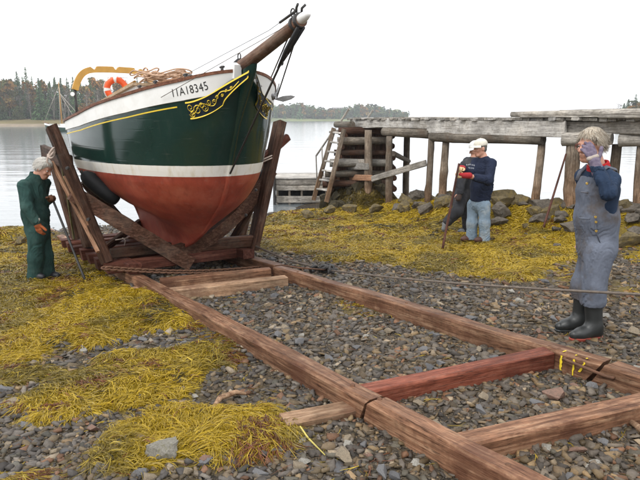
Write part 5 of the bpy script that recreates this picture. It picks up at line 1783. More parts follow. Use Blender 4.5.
# --- boulders at the foot of the pier
def boulders():
    rng = np.random.default_rng(19)
    ms = [rock_mesh(600 + i, [M_BOULDER, M_BOULDER, M_BOULDER2][i % 3], .62, 3, .17) for i in range(9)]
    named = [ # px, py centre, half width px, material index
        (441, 205, 9, 2, 'mossy round boulder under the pier left of the two men'), (502, 198, 20, 2, 'large flat topped mossy boulder behind the man in the navy sweatshirt'), (500, 212, 16, 1, 'dark squarish boulder below the flat topped mossy one'),
        (541, 204, 14, 0, 'broad boulder at the foot of the slim pier post'), (540, 218, 12, 1, 'dark boulder behind the foot of the leaning pole'), (560, 220, 9, 0, 'grey boulder just right of the leaning pole'),
        (556, 229, 7, 0, 'round pale boulder at the foot of the leaning pole'), (525, 226, 6, 2, 'small upright mossy boulder left of the leaning pole'), (580, 214, 9, 1, 'boulder at the foot of the thick pier post'),
        (628, 204, 14, 1, 'large dark boulder right of the man in overalls'), (632, 218, 13, 1, 'flat dark boulder under the large one at the right edge'), (634, 231, 10, 0, 'middle boulder in the pile at the right edge'), (630, 242, 15, 2, 'ochre boulder lowest in the pile at the right edge'),
        (462, 213, 9, 2, 'weedy boulder behind the man in dark grey'), (475, 222, 8, 2, 'low weedy boulder between the two standing men\'s feet'), (424, 208, 8, 2, 'weedy boulder under the pier\'s second bay'), (404, 209, 9, 2, 'weedy boulder at the right foot of the crib'),
        (600, 222, 10, 1, 'dark boulder behind the overalls of the gloved man'), (606, 208, 9, 0, 'grey boulder behind the gloved man\'s back'), (446, 231, 5, 0, 'small stone under the raised boot of the man in dark grey'),
        (557, 246, 5, 1, 'small dark stone alone on the weed below the leaning pole'), (376, 210, 9, 2, 'weedy boulder in front of the crib'), (350, 209, 10, 2, 'weedy boulder at the left front of the crib'), (330, 210, 9, 2, 'weedy boulder at the foot of the ladder'), (308, 216, 8, 2, 'low weedy boulder left of the ladder'),
        (38, 246, 12, 0, 'low grey boulder on the shore behind the man in green'), (20, 241, 9, 2, 'weedy boulder at the left edge of the shore'), (247, 236, 5, 0, 'grey stone just behind the right corner of the cradle'),
    ]
    for k, (px, py, w, mi, lab) in enumerate(named):
        p = PH(px, py + w * .35)
        r = w * p[1] / FPX
        o = put_rock('boulder', ms[(3 * k + mi) % 9] if False else ms[[i for i in range(9) if (i % 3 == 2) == (mi == 2)][k % (3 if mi == 2 else 6)]], p[0], p[1], r * 1.05, rng.uniform(0, 6.28), .22, (rng.normal(0, .12), rng.normal(0, .12)))
        tag(o, lab, 'boulder', 'boulders along the pier' if px > 300 else None)
    n = 0; RB = []
    while n < 74:
        t = rng.random(); i = rng.integers(1, len(PIERLINE) - 1)
        c = PIERLINE[i] * (1 - t) + PIERLINE[min(i + 1, len(PIERLINE) - 1)] * t + rng.normal(0, .45, 2)
        px, py = proj(c[0], c[1], float(H(c[0], c[1])))
        if not (395 < px < 660) or py > 240: continue
        o = put_rock('boulder', ms[rng.integers(9)], c[0], c[1], rng.uniform(.12, .30), rng.uniform(0, 6.28), .25, (rng.normal(0, .2), rng.normal(0, .2)))
        tag(o, 'smaller dark boulder in the rubble bank under the pier', 'boulder', 'rubble boulders under the pier'); n += 1
        RB.append((px, o))
    ORD = ['first', 'second', 'third', 'fourth', 'fifth', 'sixth', 'seventh', 'eighth', 'ninth', 'tenth', 'eleventh', 'twelfth', 'thirteenth', 'fourteenth', 'fifteenth', 'sixteenth', 'seventeenth', 'eighteenth', 'nineteenth', 'twentieth', 'twenty-first', 'twenty-second', 'twenty-third', 'twenty-fourth', 'twenty-fifth', 'twenty-sixth', 'twenty-seventh', 'twenty-eighth', 'twenty-ninth', 'thirtieth', 'thirty-first', 'thirty-second', 'thirty-third', 'thirty-fourth', 'thirty-fifth', 'thirty-sixth']
    seen = {}
    for px, o in sorted(RB, key=lambda q: q[0]):
        z = 'left of the navy sweatshirt' if px < 472 else 'between the navy sweatshirt and the leaning pole' if px < 550 else 'between the leaning pole and the overalls' if px < 590 else 'right of the overalls'
        k = seen.get(z, 0); seen[z] = k + 1
        o['label'] = '%s small rubble boulder from the left, %s' % (ORD[min(k, 35)], z)
boulders()

# --- floating dock beyond the crib
def dock():
    Y = 18.5
    c = P(298, 205, Y)
    w = (318 - 279) * Y / FPX * 1.15
    e = empty('floating_dock', (c[0] + .1, Y, 0)); tag(e, 'low grey plank dock floating on the water left of the crib', 'dock')
    ztop = P(298, 177.5, Y)[2]
    x0, x1 = c[0] - w / 2, c[0] + w / 2 + .6
    D = 1.7
    def bd(name, p, q, ww, hh, m): timber(name, p, q, ww, hh, m, e, rough=.006)
    n = 8
    for i in range(n):
        y = Y - .05 + D * (i + .5) / n
        bd('deck_plank', (x0 - .06, y, ztop), (x1, y, ztop + .002), D / n * .95, .045, M_FASCIA)
    hz = [(ztop - .06, .16), (ztop - .24, .15), (ztop - .56, .20)]
    for z, h in hz:
        bd('side_board', (x0, Y, z), (x1, Y, z), .05, h, M_GREY)
        bd('side_board', (x0, Y + .06, z - .003), (x0, Y + D, z - .003), .05, h, M_GREY)
    for i in range(6):
        x = x0 + .05 + (x1 - x0 - .1) * i / 5
        bd('stud', (x, Y + .09, -.1), (x, Y + .09, ztop - .07), .07, .09, M_LOG)
    mb = MB(); mb.box((0, 0, 0), ((x1 - x0) * .95, D * .8, ztop * .7), Matrix.Translation(((x0 + x1) / 2, Y + D * .55, ztop * .45))); mb.build('float', M_RUBBER, e)
    logp('mooring_post', (x0 - .03, Y - .06, -.6), (x0 - .03, Y - .06, ztop + .14), .045, .04, M_DARKIRON, e)
    mb = MB(); mb.tube([(0, 0, 0), (0, 0, .03)], .05, 8); mb.build('post_cap', M_YEL, e, False, Matrix.Translation((x0 - .03, Y - .06, ztop + .14)))
dock()
# ================================================================== PEOPLE
def surf_nets(Fd, org, h):
    """naive surface nets; Fd negative inside"""
    s = Fd < 0
    nx, ny, nz = Fd.shape
    c = np.zeros((nx - 1, ny - 1, nz - 1), np.int8)
    for a in (0, 1):
        for b in (0, 1):
            for d in (0, 1):
                c += s[a:nx - 1 + a, b:ny - 1 + b, d:nz - 1 + d]
    cells = np.argwhere((c > 0) & (c < 8))
    idx = -np.ones(c.shape, np.int64); idx[tuple(cells.T)] = np.arange(len(cells))
    acc = np.zeros((len(cells), 3)); cnt = np.zeros(len(cells))
    corners = [(a, b, d) for a in (0, 1) for b in (0, 1) for d in (0, 1)]
    for p in corners:
        for ax in range(3):
            if p[ax] == 1: continue
            q = list(p); q[ax] = 1
            f0 = Fd[cells[:, 0] + p[0], cells[:, 1] + p[1], cells[:, 2] + p[2]]
            f1 = Fd[cells[:, 0] + q[0], cells[:, 1] + q[1], cells[:, 2] + q[2]]
            m = (f0 < 0) != (f1 < 0)
            t = np.where(m, f0 / np.where(m, f0 - f1, 1), 0)
            pt = np.tile(np.array(p, float), (len(cells), 1)); pt[:, ax] = t
            acc[m] += pt[m]; cnt[m] += 1
    V = (cells + acc / cnt[:, None]) * h + org
    faces = []
    for ax in range(3):
        o1, o2 = [i for i in range(3) if i != ax]
        sl0 = [slice(None)] * 3; sl1 = [slice(None)] * 3
        sl0[ax] = slice(0, -1); sl1[ax] = slice(1, None)
        e = np.argwhere(s[tuple(sl0)] != s[tuple(sl1)])
        e = e[(e[:, o1] > 0) & (e[:, o2] > 0) & (e[:, o1] < Fd.shape[o1] - 1) & (e[:, o2] < Fd.shape[o2] - 1)]
        if not len(e): continue
        def g(d1, d2):
            q = e.copy(); q[:, o1] -= d1; q[:, o2] -= d2
            return idx[tuple(q.T)]
        quad = np.stack([g(1, 1), g(0, 1), g(0, 0), g(1, 0)], 1)
        flip = s[tuple(e.T)]
        if ax == 1: flip = ~flip
        quad[~flip] = quad[~flip][:, ::-1]
        faces.append(quad)
    F = np.concatenate(faces); F = F[(F >= 0).all(1)]
    return V, F

class SDF:
    def __init__(self): self.ops = []
    def cap(self, a, b, ra, rb=None, k=.03, side=None, ratio=1.0, sub=False):
        self.ops.append(('cap', np.array(a, float), np.array(b, float), ra, ra if rb is None else rb, k, side, ratio, sub)); return self
    def ell(self, c, R, r, k=.02, sub=False):
        self.ops.append(('ell', np.array(c, float), np.array(R, float), np.array(r, float), k, sub)); return self
    def cut(self, p, n, k=.0):
        self.ops.append(('cut', np.array(p, float), np.array(n, float))); return self
    def chain(self, pts, rs, k=.03, side=None, ratio=1.0):
        for i in range(len(pts) - 1): self.cap(pts[i], pts[i + 1], rs[i], rs[i + 1], k, side, ratio)
        return self
    def mesh(self, name, mat, h=.01, amp=0.0, freq=10.0, seed=0, relax=1, aniso=(1, 1, 1)):
        lo, hi = [], []
        for o in self.ops:
            if o[0] == 'cap' and not o[8]:
                r = max(o[3], o[4]) * max(1, o[7]) + .03
                lo += [np.minimum(o[1], o[2]) - r]; hi += [np.maximum(o[1], o[2]) + r]
            if o[0] == 'ell' and not o[5]:
                r = o[3].max() + .03
                lo += [o[1] - r]; hi += [o[1] + r]
        lo = np.min(lo, 0) - .03; hi = np.max(hi, 0) + .03
        n = np.ceil((hi - lo) / h).astype(int) + 1
        ax = [lo[i] + np.arange(n[i]) * h for i in range(3)]
        Fd = np.full(n, .5, np.float32)
        for o in self.ops:
            if o[0] == 'cut':
                d = ((ax[0] - o[1][0]) * o[2][0])[:, None, None] + ((ax[1] - o[1][1]) * o[2][1])[None, :, None] + ((ax[2] - o[1][2]) * o[2][2])[None, None, :]
                np.maximum(Fd, d, out=Fd); continue
            if o[0] == 'cap': r = max(o[3], o[4]) * max(1, o[7]) + o[5] + .06; b0 = np.minimum(o[1], o[2]) - r; b1 = np.maximum(o[1], o[2]) + r
            else: r = o[3].max() + o[4] + .06; b0 = o[1] - r; b1 = o[1] + r
            i0 = np.clip(((b0 - lo) / h).astype(int), 0, n); i1 = np.clip(((b1 - lo) / h).astype(int) + 2, 0, n)
            if (i1 <= i0).any(): continue
            S = tuple(slice(i0[i], i1[i]) for i in range(3))
            X = ax[0][S[0]][:, None, None]; Y = ax[1][S[1]][None, :, None]; Z = ax[2][S[2]][None, None, :]
            if o[0] == 'cap':
                a, b = o[1], o[2]
                px, py, pz = X - a[0], Y - a[1], Z - a[2]
                ba = b - a
                if o[6] is not None:
                    sd = np.array(o[6], float); sd = sd / np.linalg.norm(sd); q = (px * sd[0] + py * sd[1] + pz * sd[2]) * (1 - 1 / o[7])
                    px = px - q * sd[0]; py = py - q * sd[1]; pz = pz - q * sd[2]
                    ba = ba - sd * (ba @ sd) * (1 - 1 / o[7])
                t = np.clip((px * ba[0] + py * ba[1] + pz * ba[2]) / (ba @ ba + 1e-9), 0, 1)
                d = np.sqrt((px - t * ba[0]) ** 2 + (py - t * ba[1]) ** 2 + (pz - t * ba[2]) ** 2) - (o[3] + (o[4] - o[3]) * t)
                k, sub = o[5], o[8]
            else:
                c, R, rr, k, sub = o[1:6]
                px, py, pz = X - c[0], Y - c[1], Z - c[2]
                q = [(px * R[0, i] + py * R[1, i] + pz * R[2, i]) for i in range(3)]
                k0 = np.sqrt(sum((q[i] / rr[i]) ** 2 for i in range(3))); k1 = np.sqrt(sum((q[i] / rr[i] ** 2) ** 2 for i in range(3))) + 1e-9
                d = k0 * (k0 - 1) / k1
            f = Fd[S]
            if sub:
                d = -d
                hh = np.clip(.5 - .5 * (f - d) / max(k, 1e-4), 0, 1); Fd[S] = f * (1 - hh) + d * hh + k * hh * (1 - hh)
            else:
                hh = np.clip(.5 + .5 * (f - d) / max(k, 1e-4), 0, 1); Fd[S] = f * (1 - hh) + d * hh - k * hh * (1 - hh)
        if amp:
            near = np.abs(Fd) < .06
            I = np.argwhere(near)
            p = lo + I * h
            x_, y_, z_ = p[:, 0] * aniso[0], p[:, 1] * aniso[1], p[:, 2] * aniso[2]
            wx = noise3(x_ * freq * .6 + seed, y_ * freq * .6, z_ * freq * .35) * .12          # warp, so folds wander
            z2 = z_ + wx + (x_ + y_) * .35 * (1 + noise3(x_ * 3, y_ * 3, z_ * 2 + seed))
            f1 = 1 - 2 * np.abs(noise3(x_ * freq * .55 + seed, y_ * freq * .55, z2 * freq * 1.5))
            f2 = 1 - 2 * np.abs(noise3(x_ * freq * 1.3 + 9, y_ * freq * 1.3, z2 * freq * 3.3 + seed))
            msk = np.clip(.55 + .9 * noise3(p[:, 0] * 4 + seed, p[:, 1] * 4, p[:, 2] * 3.2), .1, 1.2)
            w = (f1 + .45 * f2) * msk
            Fd[near] += (amp * w * -.7).astype(np.float32)
        V, F = surf_nets(Fd, lo, h)
        return mesh_np(name, V, F, mat, True)

def unit(v): v = np.array(v, float); return v / np.linalg.norm(v)
def head_frame(face, tilt=0.0):
    f = unit(face); up = np.array([0, 0, 1.0])
    l = unit(np.cross(up, f)); u = np.cross(f, l)
    return np.stack([f, l, u], 1)           # columns: forward, left, up

def add_head(S, c, R, s=1.0):
    q = lambda x, y, z: c + R @ (np.array([x, y, z]) * s)
    S.ell(q(-.012, 0, .035), R, np.array([.100, .077, .092]) * s, .02)
    S.ell(q(.028, 0, -.035), R, np.array([.068, .062, .090]) * s, .03)
    S.cap(q(.058, -.018, -.108), q(.058, .018, -.108), .026 * s, None, .03)          # chin
    S.cap(q(.0, -.052, -.07), q(.05, -.025, -.105), .022 * s, None, .025); S.cap(q(.0, .052, -.07), q(.05, .025, -.105), .022 * s, None, .025)
    S.cap(q(.085, -.035, .022), q(.085, .035, .022), .012 * s, None, .015)           # brow
    for y in (-.033, .033):
        S.ell(q(.096, y, .002), R, np.array([.012, .015, .010]) * s, .008, sub=True)  # eye sockets
        S.ell(q(.072, y * 1.15, -.03), R, np.array([.022, .024, .022]) * s, .02)      # cheeks
        S.ell(q(-.012, y * 2.35, -.012), R, np.array([.024, .011, .034]) * s, .008)   # ears
    S.cap(q(.092, 0, .008), q(.118, 0, -.032), .009 * s, .015 * s, .010)               # nose
    S.cap(q(.100, -.012, -.036), q(.100, .012, -.036), .011 * s, None, .008)
    S.cap(q(.090, -.022, -.068), q(.090, .022, -.068), .0095 * s, None, .006)          # lips
    S.cap(q(.086, -.020, -.082), q(.086, .020, -.082), .0095 * s, None, .006)
    S.cap(q(.100, -.024, -.0745), q(.100, .024, -.0745), .003 * s, None, .003, sub=True)

def add_hand(S, w, d, nrm, thumb, curl=.4, r=.010, k=.010, s=1.0, spread=.06):
    """wrist, pointing direction, palm-facing direction, thumb side"""
    d = unit(d); nrm = unit(np.array(nrm) - d * (np.array(nrm) @ d)); sd = unit(np.cross(d, nrm))
    if sd @ np.array(thumb) < 0: sd = -sd
    w = np.array(w, float)
    for o in (-.026, -.009, .009, .026):
        S.cap(w + d * .012 * s + sd * o * .75 * s, w + d * .085 * s + sd * o * s, .0135 * s, .0125 * s, .014)
    for i, (o, ln) in enumerate(((.030, .92), (.011, 1.0), (-.009, .94), (-.028, .76))):
        p = w + d * (.088 - .006 * abs(i - 1)) * s + sd * o * s
        a = 0.0; dd = unit(d + sd * o * spread * 20)
        for j, sl in enumerate((.043, .028, .021)):
            a += curl * (.8, 1.0, .7)[j] * (1 + .12 * i)
            v = dd * math.cos(a) + nrm * math.sin(a)
            q = p + v * sl * ln * s
            S.cap(p, q, r * (1.05 - .08 * j) * s, r * (1.0 - .1 * j) * s, k * .5); p = q
    p = w + d * .028 * s + sd * .030 * s
    for j, (sl, m) in enumerate(((.038, .65), (.030, .95), (.024, 1.15))):
        v = unit(d * (.75 + .2 * j) + sd * (.75 - .45 * j * (curl > .5)) + nrm * curl * m * .55)
        q = p + v * sl * s; S.cap(p, q, r * 1.2 * s, r * 1.05 * s, k * .6); p = q

SKIN = NT('skin'); _v = SKIN.coord(); _n = SKIN.noise(_v, 22, 4, .6)
M_SKIN = SKIN.fin(SKIN.ramp(_n, [(.3, (.42, .20, .135)), (.7, (.56, .31, .22))]), .5, .4)
SKIN.b.inputs['Subsurface Weight'].default_value = .12; SKIN.b.inputs['Subsurface Radius'].default_value = (.02, .008, .004)
def cloth(name, col, var=.22, patch=None, scale=7, rough=.9, weave=420, bump=.35):
    t = NT(name); v = t.coord()
    n1 = t.noise(v, scale, 5, .62); n2 = t.noise(v, 55, 4, .6); n3 = t.noise(t.coord((1, 1, .3)), 16, 4, .6)
    c = t.ramp(n1, [(.25, tuple(x * (1 - var) for x in col)), (.75, tuple(min(1, x * (1 + var)) for x in col))])
    c = t.mix(.5, c, t.ramp(n3, [(.3, (.8, .8, .8)), (.7, (1.15, 1.15, 1.15))]), 'MULTIPLY')
    if patch:
        m = t.ramp(t.noise(v, patch[2], 5, .65), [(patch[3], (0, 0, 0)), (patch[3] + .13, (1, 1, 1))]); c = t.mix(t.math('MULTIPLY', m, patch[1]), c, patch[0])
    t.bump(t.math('ADD', t.math('MULTIPLY', n3, .8), t.math('ADD', t.math('MULTIPLY', n1, .6), t.math('MULTIPLY', n2, .25))), bump, .03)
    return t.fin(c, rough, .2)

def hair_mesh(c, R, s, n, length, cols, seed, w=.0022, low=-.03, puff=.012, part=0.0):
    """ribbons combed over the scalp"""
    rng = np.random.default_rng(seed)
    P_, out = [], []
    while len(P_) < n:
        d = unit(rng.normal(size=3)); 
        z = d[2] * .092 + .035
        x = d[0] * .1
        if d[2] < -.62 or (x > .035 and z < .092) or (x > -.015 and z < .022): continue
        P_.append(d)
    D = np.array(P_)
    K = 6
    V = np.zeros((n, K, 2, 3))
    p = D * np.array([.100, .077, .092]) + np.array([-.012, 0, .035])
    vel = np.stack([D[:, 0] * .2 + .25 * (D[:, 0] > .3), D[:, 1] * .5, -.45 + 0 * D[:, 2]], 1) + D * .22 + rng.normal(0, .16, (n, 3))
    L = length * rng.uniform(.6, 1.2, n)
    sidev = np.cross(vel, D); sidev /= np.linalg.norm(sidev, axis=1)[:, None] + 1e-9
    for i in range(K):
        u = i / (K - 1)
        ww = w * (1.15 - u * .9) * rng.uniform(.7, 1.3, n)
        V[:, i, 0] = p - sidev * ww[:, None]; V[:, i, 1] = p + sidev * ww[:, None]
        vn = vel / (np.linalg.norm(vel, axis=1)[:, None] + 1e-9)
        p = p + vn * (L / (K - 1))[:, None]
        q = p - np.array([-.012, 0, .035])
        rr = np.sqrt(((q / (np.array([.100, .077, .092]) + puff)) ** 2).sum(1))
        push = rr < 1
        q[push] = q[push] / rr[push][:, None]; p = q + np.array([-.012, 0, .035])
        vel = vel + np.array([-.05, 0, -.22]) + rng.normal(0, .09, (n, 3))
    W = (V.reshape(-1, 3) * s) @ R.T + c
    k = np.arange(K - 1); qd = np.stack([2 * k, 2 * k + 1, 2 * k + 3, 2 * k + 2], -1)
    F = (qd[None] + (np.arange(n) * 2 * K)[:, None, None]).reshape(-1, 4)
    cc = np.array(cols)[rng.integers(0, len(cols), n)] * rng.uniform(.7, 1.25, (n, 1))
    t = NT('hair_%d' % seed); at = t.n('ShaderNodeAttribute', _attribute_name='tint'); t.fin(at.outputs['Color'], .55, .35)
    return mesh_np('hair', W, F, t.m, False, np.repeat(cc, 2 * K, 0))

def hair_cap(S, c, R, s):
    q = lambda x, y, z: c + R @ (np.array([x, y, z]) * s)
    S.ell(q(-.016, 0, .042), R, np.array([.104, .083, .096]) * s, .01)
    S.ell(q(-.038, 0, -.015), R, np.array([.072, .079, .078]) * s, .02)
    S.ell(q(.10, 0, -.03), R, np.array([.085, .11, .10]) * s, .01, sub=True)
    S.ell(q(.06, 0, -.10), R, np.array([.10, .12, .085]) * s, .01, sub=True)

def ball_cap(par, c, R, s, mat, nm='cap'):
    q = lambda x, y, z: c + R @ (np.array([x, y, z]) * s)
    S = SDF()
    S.ell(q(-.012, 0, .052), R, np.array([.112, .090, .090]) * s, .01)
    S.cut(q(0, 0, .028), -R[:, 2])
    o = link(nm, S.mesh(nm, mat, .008, .0015, 20), par)
    mb = MB(); G = np.zeros((9, 13, 3)); G2 = np.zeros((9, 13, 3))
    for i in range(9):
        for j in range(13):
            a = (j / 12 - .5) * 2.3; u = i / 8
            rr = .098 + u * .075 * math.cos(a * .68)
            G[i, j] = q(-.012 + rr * math.cos(a) * 1.06, rr * math.sin(a) * .86, .040 - .022 * u - .012 * (math.sin(a) ** 2) * u)
    G2 = G + R[:, 2] * .006 * s
    mb.grid(G, True, True); mb.grid(G2, True)
    edge = np.stack([G[-1], G2[-1]], 0); mb.grid(edge, True)
    mb.build('brim', mat, o)
    mb = MB(); mb.tube([q(-.012, 0, .140), q(-.012, 0, .147)], [.010, .005], 8); mb.build('button', mat, o)

def eyes(par, c, R, s):
    for y in (-.033, .033):
        S = SDF(); S.ell(c + R @ (np.array([.084, y, .002]) * s), R, np.array([.0115] * 3) * s)
        link('eye', S.mesh('eye', plain('eye_white', (.6, .58, .55), .3, .05), .005), par)
        S = SDF(); S.ell(c + R @ (np.array([.0925, y, .001]) * s), R, np.array([.005, .0065, .0065]) * s)
        link('pupil', S.mesh('pupil', M_BLACK, .003), par)

def torso_axis(face):
    f = unit((face[0], face[1], 0)); return np.array([-f[1], f[0], 0.0])     # towards the figure's left

# ---------------------------------------------------------------- man in overalls, right
def man_overalls():
    Y0 = 5.10
    J = lambda x, y, d=0.0: P(x, y, Y0 + d)
    face = unit((-.90, -.42, -.12)); R = head_frame(face)
    Lf = torso_axis(face)
    hc = J(591, 144.8); s = 1.03
    neck = J(599.5, 169); chest = J(599, 189); belly = J(596.5, 218); pel = J(597, 246)
    shl = neck + Lf * .150 + np.array([-.02, 0, -.085]); shr = neck - Lf * .160 + np.array([0, 0, -.075])
    ell, wrl = J(608.5, 193, -.31), J(595.5, 165, -.215)
    elr, wrr = J(594, 212, .17), J(586, 236, .10)
    hl, hr = J(599, 252, -.09), J(595, 252, .09)
    kl, kr = J(592.5, 287, -.10), J(584, 285, .10)
    al, ar = J(594, 329, -.10), J(579.5, 320.5, .12)
    tl, tr = J(577, 338, -.14), J(567.5, 327, .10)
    root = empty('person', (float(pel[0]), float(pel[1]), float(H(pel[0], pel[1]))))
    tag(root, 'grey haired person in faded bib overalls raising a gloved hand to the face', 'person')
    hand_d = unit(J(586, 140, -.16) - wrl)
    B = SDF(); add_head(B, hc, R, s)
    B.cap(hc + R @ np.array([-.02, 0, -.06]), neck + np.array([0, 0, -.03]), .060, .066, .03)
    B.chain([neck + np.array([0, 0, -.03]), chest, belly, pel], [.055, .10, .11, .10], .04, Lf, 1.15)
    B.chain([shl, ell, wrl], [.042, .036, .028]); B.chain([shr, elr, wrr], [.042, .036, .028]); B.cap(shl, shr, .042, None, .04)
    B.chain([hl, kl, al, tl], [.085, .055, .045, .03]); B.chain([hr, kr, ar, tr], [.085, .055, .045, .03])
    add_hand(B, wrl, hand_d, (-.15, 1, 0), (1, 0, .3), .35, .0085); add_hand(B, wrr, (0, 0, -1), (0, -1, 0), (-1, 0, 0), .4, .0085)
    link('body', B.mesh('body', M_SKIN, .0065), root)
    eyes(root, hc, R, s)
    # navy shirt
    M_NAVY = cloth('navy_shirt', (.018, .032, .062), .25)
    T = SDF(); T.chain([neck + np.array([0, 0, -.06]), chest, belly], [.085, .132, .140], .06, Lf, 1.18)
    for q in (shl, shr): T.cap(neck + np.array([0, 0, -.035]), q, .062, .060, .05)
    T.chain([shl, ell, wrl - hand_d * .01], [.059, .053, .043], .03); T.chain([shr, elr, wrr], [.064, .056, .05], .03)
    T.cut(neck + np.array([0, 0, .035]), (0, 0, 1)); T.cut(belly + np.array([0, 0, -.1]), (0, 0, -1))
    link('shirt', T.mesh('shirt', M_NAVY, .0075, .011, 10, 3), root)
    # red collar
    C = SDF(); 
    ca = neck + np.array([-.004, 0, .012])
    C.cap(ca + np.array([0, 0, -.03]), ca + np.array([-.012, 0, .030]), .094, .086, .01)
    C.cap(ca + np.array([0, 0, -.1]), ca + np.array([-.02, 0, .12]), .066, None, .004, sub=True); C.cut(ca + np.array([0, 0, .04]), (-.35, -.1, 1)); C.cut(ca + np.array([0, 0, -.035]), (0, 0, -1))
    link('collar', C.mesh('collar', cloth('red_cotton', (.42, .018, .022), .15), .006, .003, 20), root)
    # overalls: bib, sides, legs
    M_DENIM = cloth('faded_denim', (.108, .122, .155), .28, ((.085, .068, .056), .75, 3.2, .48), 6)
    O = SDF()
    O.chain([chest + np.array([-.02, 0, .075]), chest + np.array([-.012, 0, 0]), belly, pel], [.118, .142, .155, .150], .05, Lf, 1.14)
    O.chain([hl, kl, J(593, 300, -.10)], [.120, .098, .104], .05); O.chain([hr, kr, J(584, 297, .10)], [.122, .100, .102], .05)
    O.cap(pel + np.array([0, 0, -.05]), (hl + hr) / 2 + np.array([0, 0, -.12]), .13, .10, .05)
    # arm holes: drop low at the side, bib in front stays
    arm = J(599.5, 184); O.ops.append(('cap', arm - Lf * .5 + np.array([0, 0, .06]), arm + Lf * .5 + np.array([0, 0, .06]), .105, .105, .01, None, 1.0, True))
    arm2 = J(596.5, 203); O.ops.append(('cap', arm2 - Lf * .5, arm2 + Lf * .5, .068, .068, .02, None, 1.0, True))
    O.cut(J(590, 178), (.30, 0, 1)); 
    O.cut(J(592, 301.5), (0, 0, -1))
    ov = link('overalls', O.mesh('overalls', M_DENIM, .0075, .0075, 7, 11, aniso=(1.3, 1.3, .8)), root)
    # shoulder straps
    fr = unit((face[0], face[1], 0))
    for sd, nm in ((1, 'strap'), (-1, 'strap')):
        o = Lf * (.085 * sd)
        pts = [J(588, 181) + o + fr * .035, J(592, 173) + o + fr * .045, neck + o * 1.15 + fr * .03 + np.array([0, 0, .028]), neck + o * 1.1 - fr * .08 + np.array([0, 0, .0]), chest + o * .7 - fr * .165 + np.array([0, 0, .03])]
        mb = MB(); mb.tube(pts, .019, 8, flat=.35, up=(-fr[0], -fr[1], .3)); mb.build(nm, M_DENIM, ov)
    M_BRASS = plain('brass', (.62, .42, .12), .3, .1, metal=.9)
    def button(p, r=.011):
        mb = MB(); mb.tube([(0, 0, 0), (-.004, -.010, 0)], [r, r * .7], 10); mb.build('button', M_BRASS, ov, False, Matrix.Translation(Vector(p)))
    def front_on(px, py):
        d = ray(px, py); best = None
        return P(px, py, Y0 - .185)
    for px, py, dd in ((587, 183.5, -.165), (595.5, 217, -.190), (596, 222, -.190), (596.2, 231, -.186)): button(P(px, py, Y0 + dd), .012)
    # side placket and pocket seam as raised cloth
    mb = MB(); mb.tube([P(594.5, 214, Y0 - .178), P(596, 232, Y0 - .178), P(600, 243, Y0 - .170)], .008, 8, flat=.5); mb.build('seam', M_DENIM, ov)
    mb = MB(); mb.tube([P(581, 192, Y0 - .11), P(588, 193, Y0 - .145)], .006, 8); mb.tube([P(579, 218, Y0 - .11), P(590, 219, Y0 - .165)], .006, 8); mb.build('pocket_seam', M_DENIM, ov)
    # boots
    M_BOOT = plain('rubber_boot', (.020, .022, .022), .42, .3, 10, .5, .15)
    M_SOLE = plain('red_sole', (.22, .035, .02), .6, .2)
    for kn, an, toe, top in ((kl, al, tl, J(593, 293, -.10)), (kr, ar, tr, J(584, 290, .11))):
        S = SDF(); g = float(H(an[0], an[1]))
        an_ = np.array([an[0], an[1], g + .10])
        fd = unit((toe[0] - an[0], toe[1] - an[1], 0))
        heel = np.array([an[0], an[1], g + .05]) - fd * .035; ball = np.array([an[0], an[1], g + .048]) + fd * .13; tip = np.array([an[0], an[1], g + .042]) + fd * .19
        S.chain([top, an_], [.078, .064], .03); S.cap(an_, ball, .062, .046, .04); S.cap(heel, ball, .048, .048, .03); S.cap(ball, tip, .048, .038, .02)
        S.cut((0, 0, g + .012), (0, 0, -1))
        bt = link('boot', S.mesh('boot', M_BOOT, .008, .005, 13), root)
        S2 = SDF(); S2.cap(heel - np.array([0, 0, .03]), ball - np.array([0, 0, .03]), .050, .052, .02); S2.cap(ball - np.array([0, 0, .03]), tip - np.array([0, 0, .028]), .052, .042, .02)
        S2.cut((0, 0, g + .020), (0, 0, 1)); S2.cut((0, 0, g - .012), (0, 0, -1))
        link('sole', S2.mesh('sole', M_SOLE if toe is tl else M_BOOT, .008), bt)
    # glove: purple knit with a pale leather band
    gp = NT('work_glove'); gv = gp.coord(); gn = gp.noise(gv, 30, 4, .6)
    M_GL = gp.fin(gp.ramp(gn, [(.3, (.085, .068, .105)), (.7, (.19, .158, .205))]), .9, .2); gp.bump(gn, .4, .01)
    Gl = SDF(); add_hand(Gl, wrl, hand_d, (-.15, 1, 0), (1, 0, .3), .30, .0120, .007, 1.18, .12)
    Gl.cap(wrl - hand_d * .055, wrl + hand_d * .02, .050, .040, .02)
    gl = link('glove', Gl.mesh('glove', M_GL, .0055, .003, 28), root)
    Bn = SDF(); bc = wrl + hand_d * .062; bs = unit(np.cross(hand_d, (-.15, 1, 0)))
    Bn.cap(bc - bs * .030 + np.array([0, -.002, 0]), bc + bs * .030 + np.array([0, -.002, 0]), .0215, None, .01)
    link('leather_band', Bn.mesh('leather_band', cloth('pale_leather', (.36, .31, .27), .15), .0055, .002, 20), gl)
    # glasses
    mb = MB(); Rt = Matrix([[*R[i], 0] for i in range(3)] + [[0, 0, 0, 1]])
    for y in (-.033, .033):
        mb.torus(hc + R @ (np.array([.108, y, .0]) * s), .024, .0018, Rt @ Matrix.Rotation(math.pi / 2, 4, 'Y'), 20, 6)
        mb.tube([hc + R @ (np.array([.106, y * 1.7, .006]) * s), hc + R @ (np.array([.0, y * 2.4, .012]) * s)], .0016, 5)
    mb.build('glasses', plain('frame_red', (.25, .05, .04), .35, .1), root)
    Hc = SDF(); hair_cap(Hc, hc, R, s)
    hr_m = cloth('hair_base', (.26, .22, .17), .3, rough=.7)
    h0 = link('hair', Hc.mesh('hair', hr_m, .007, .012, 26, 5), root)
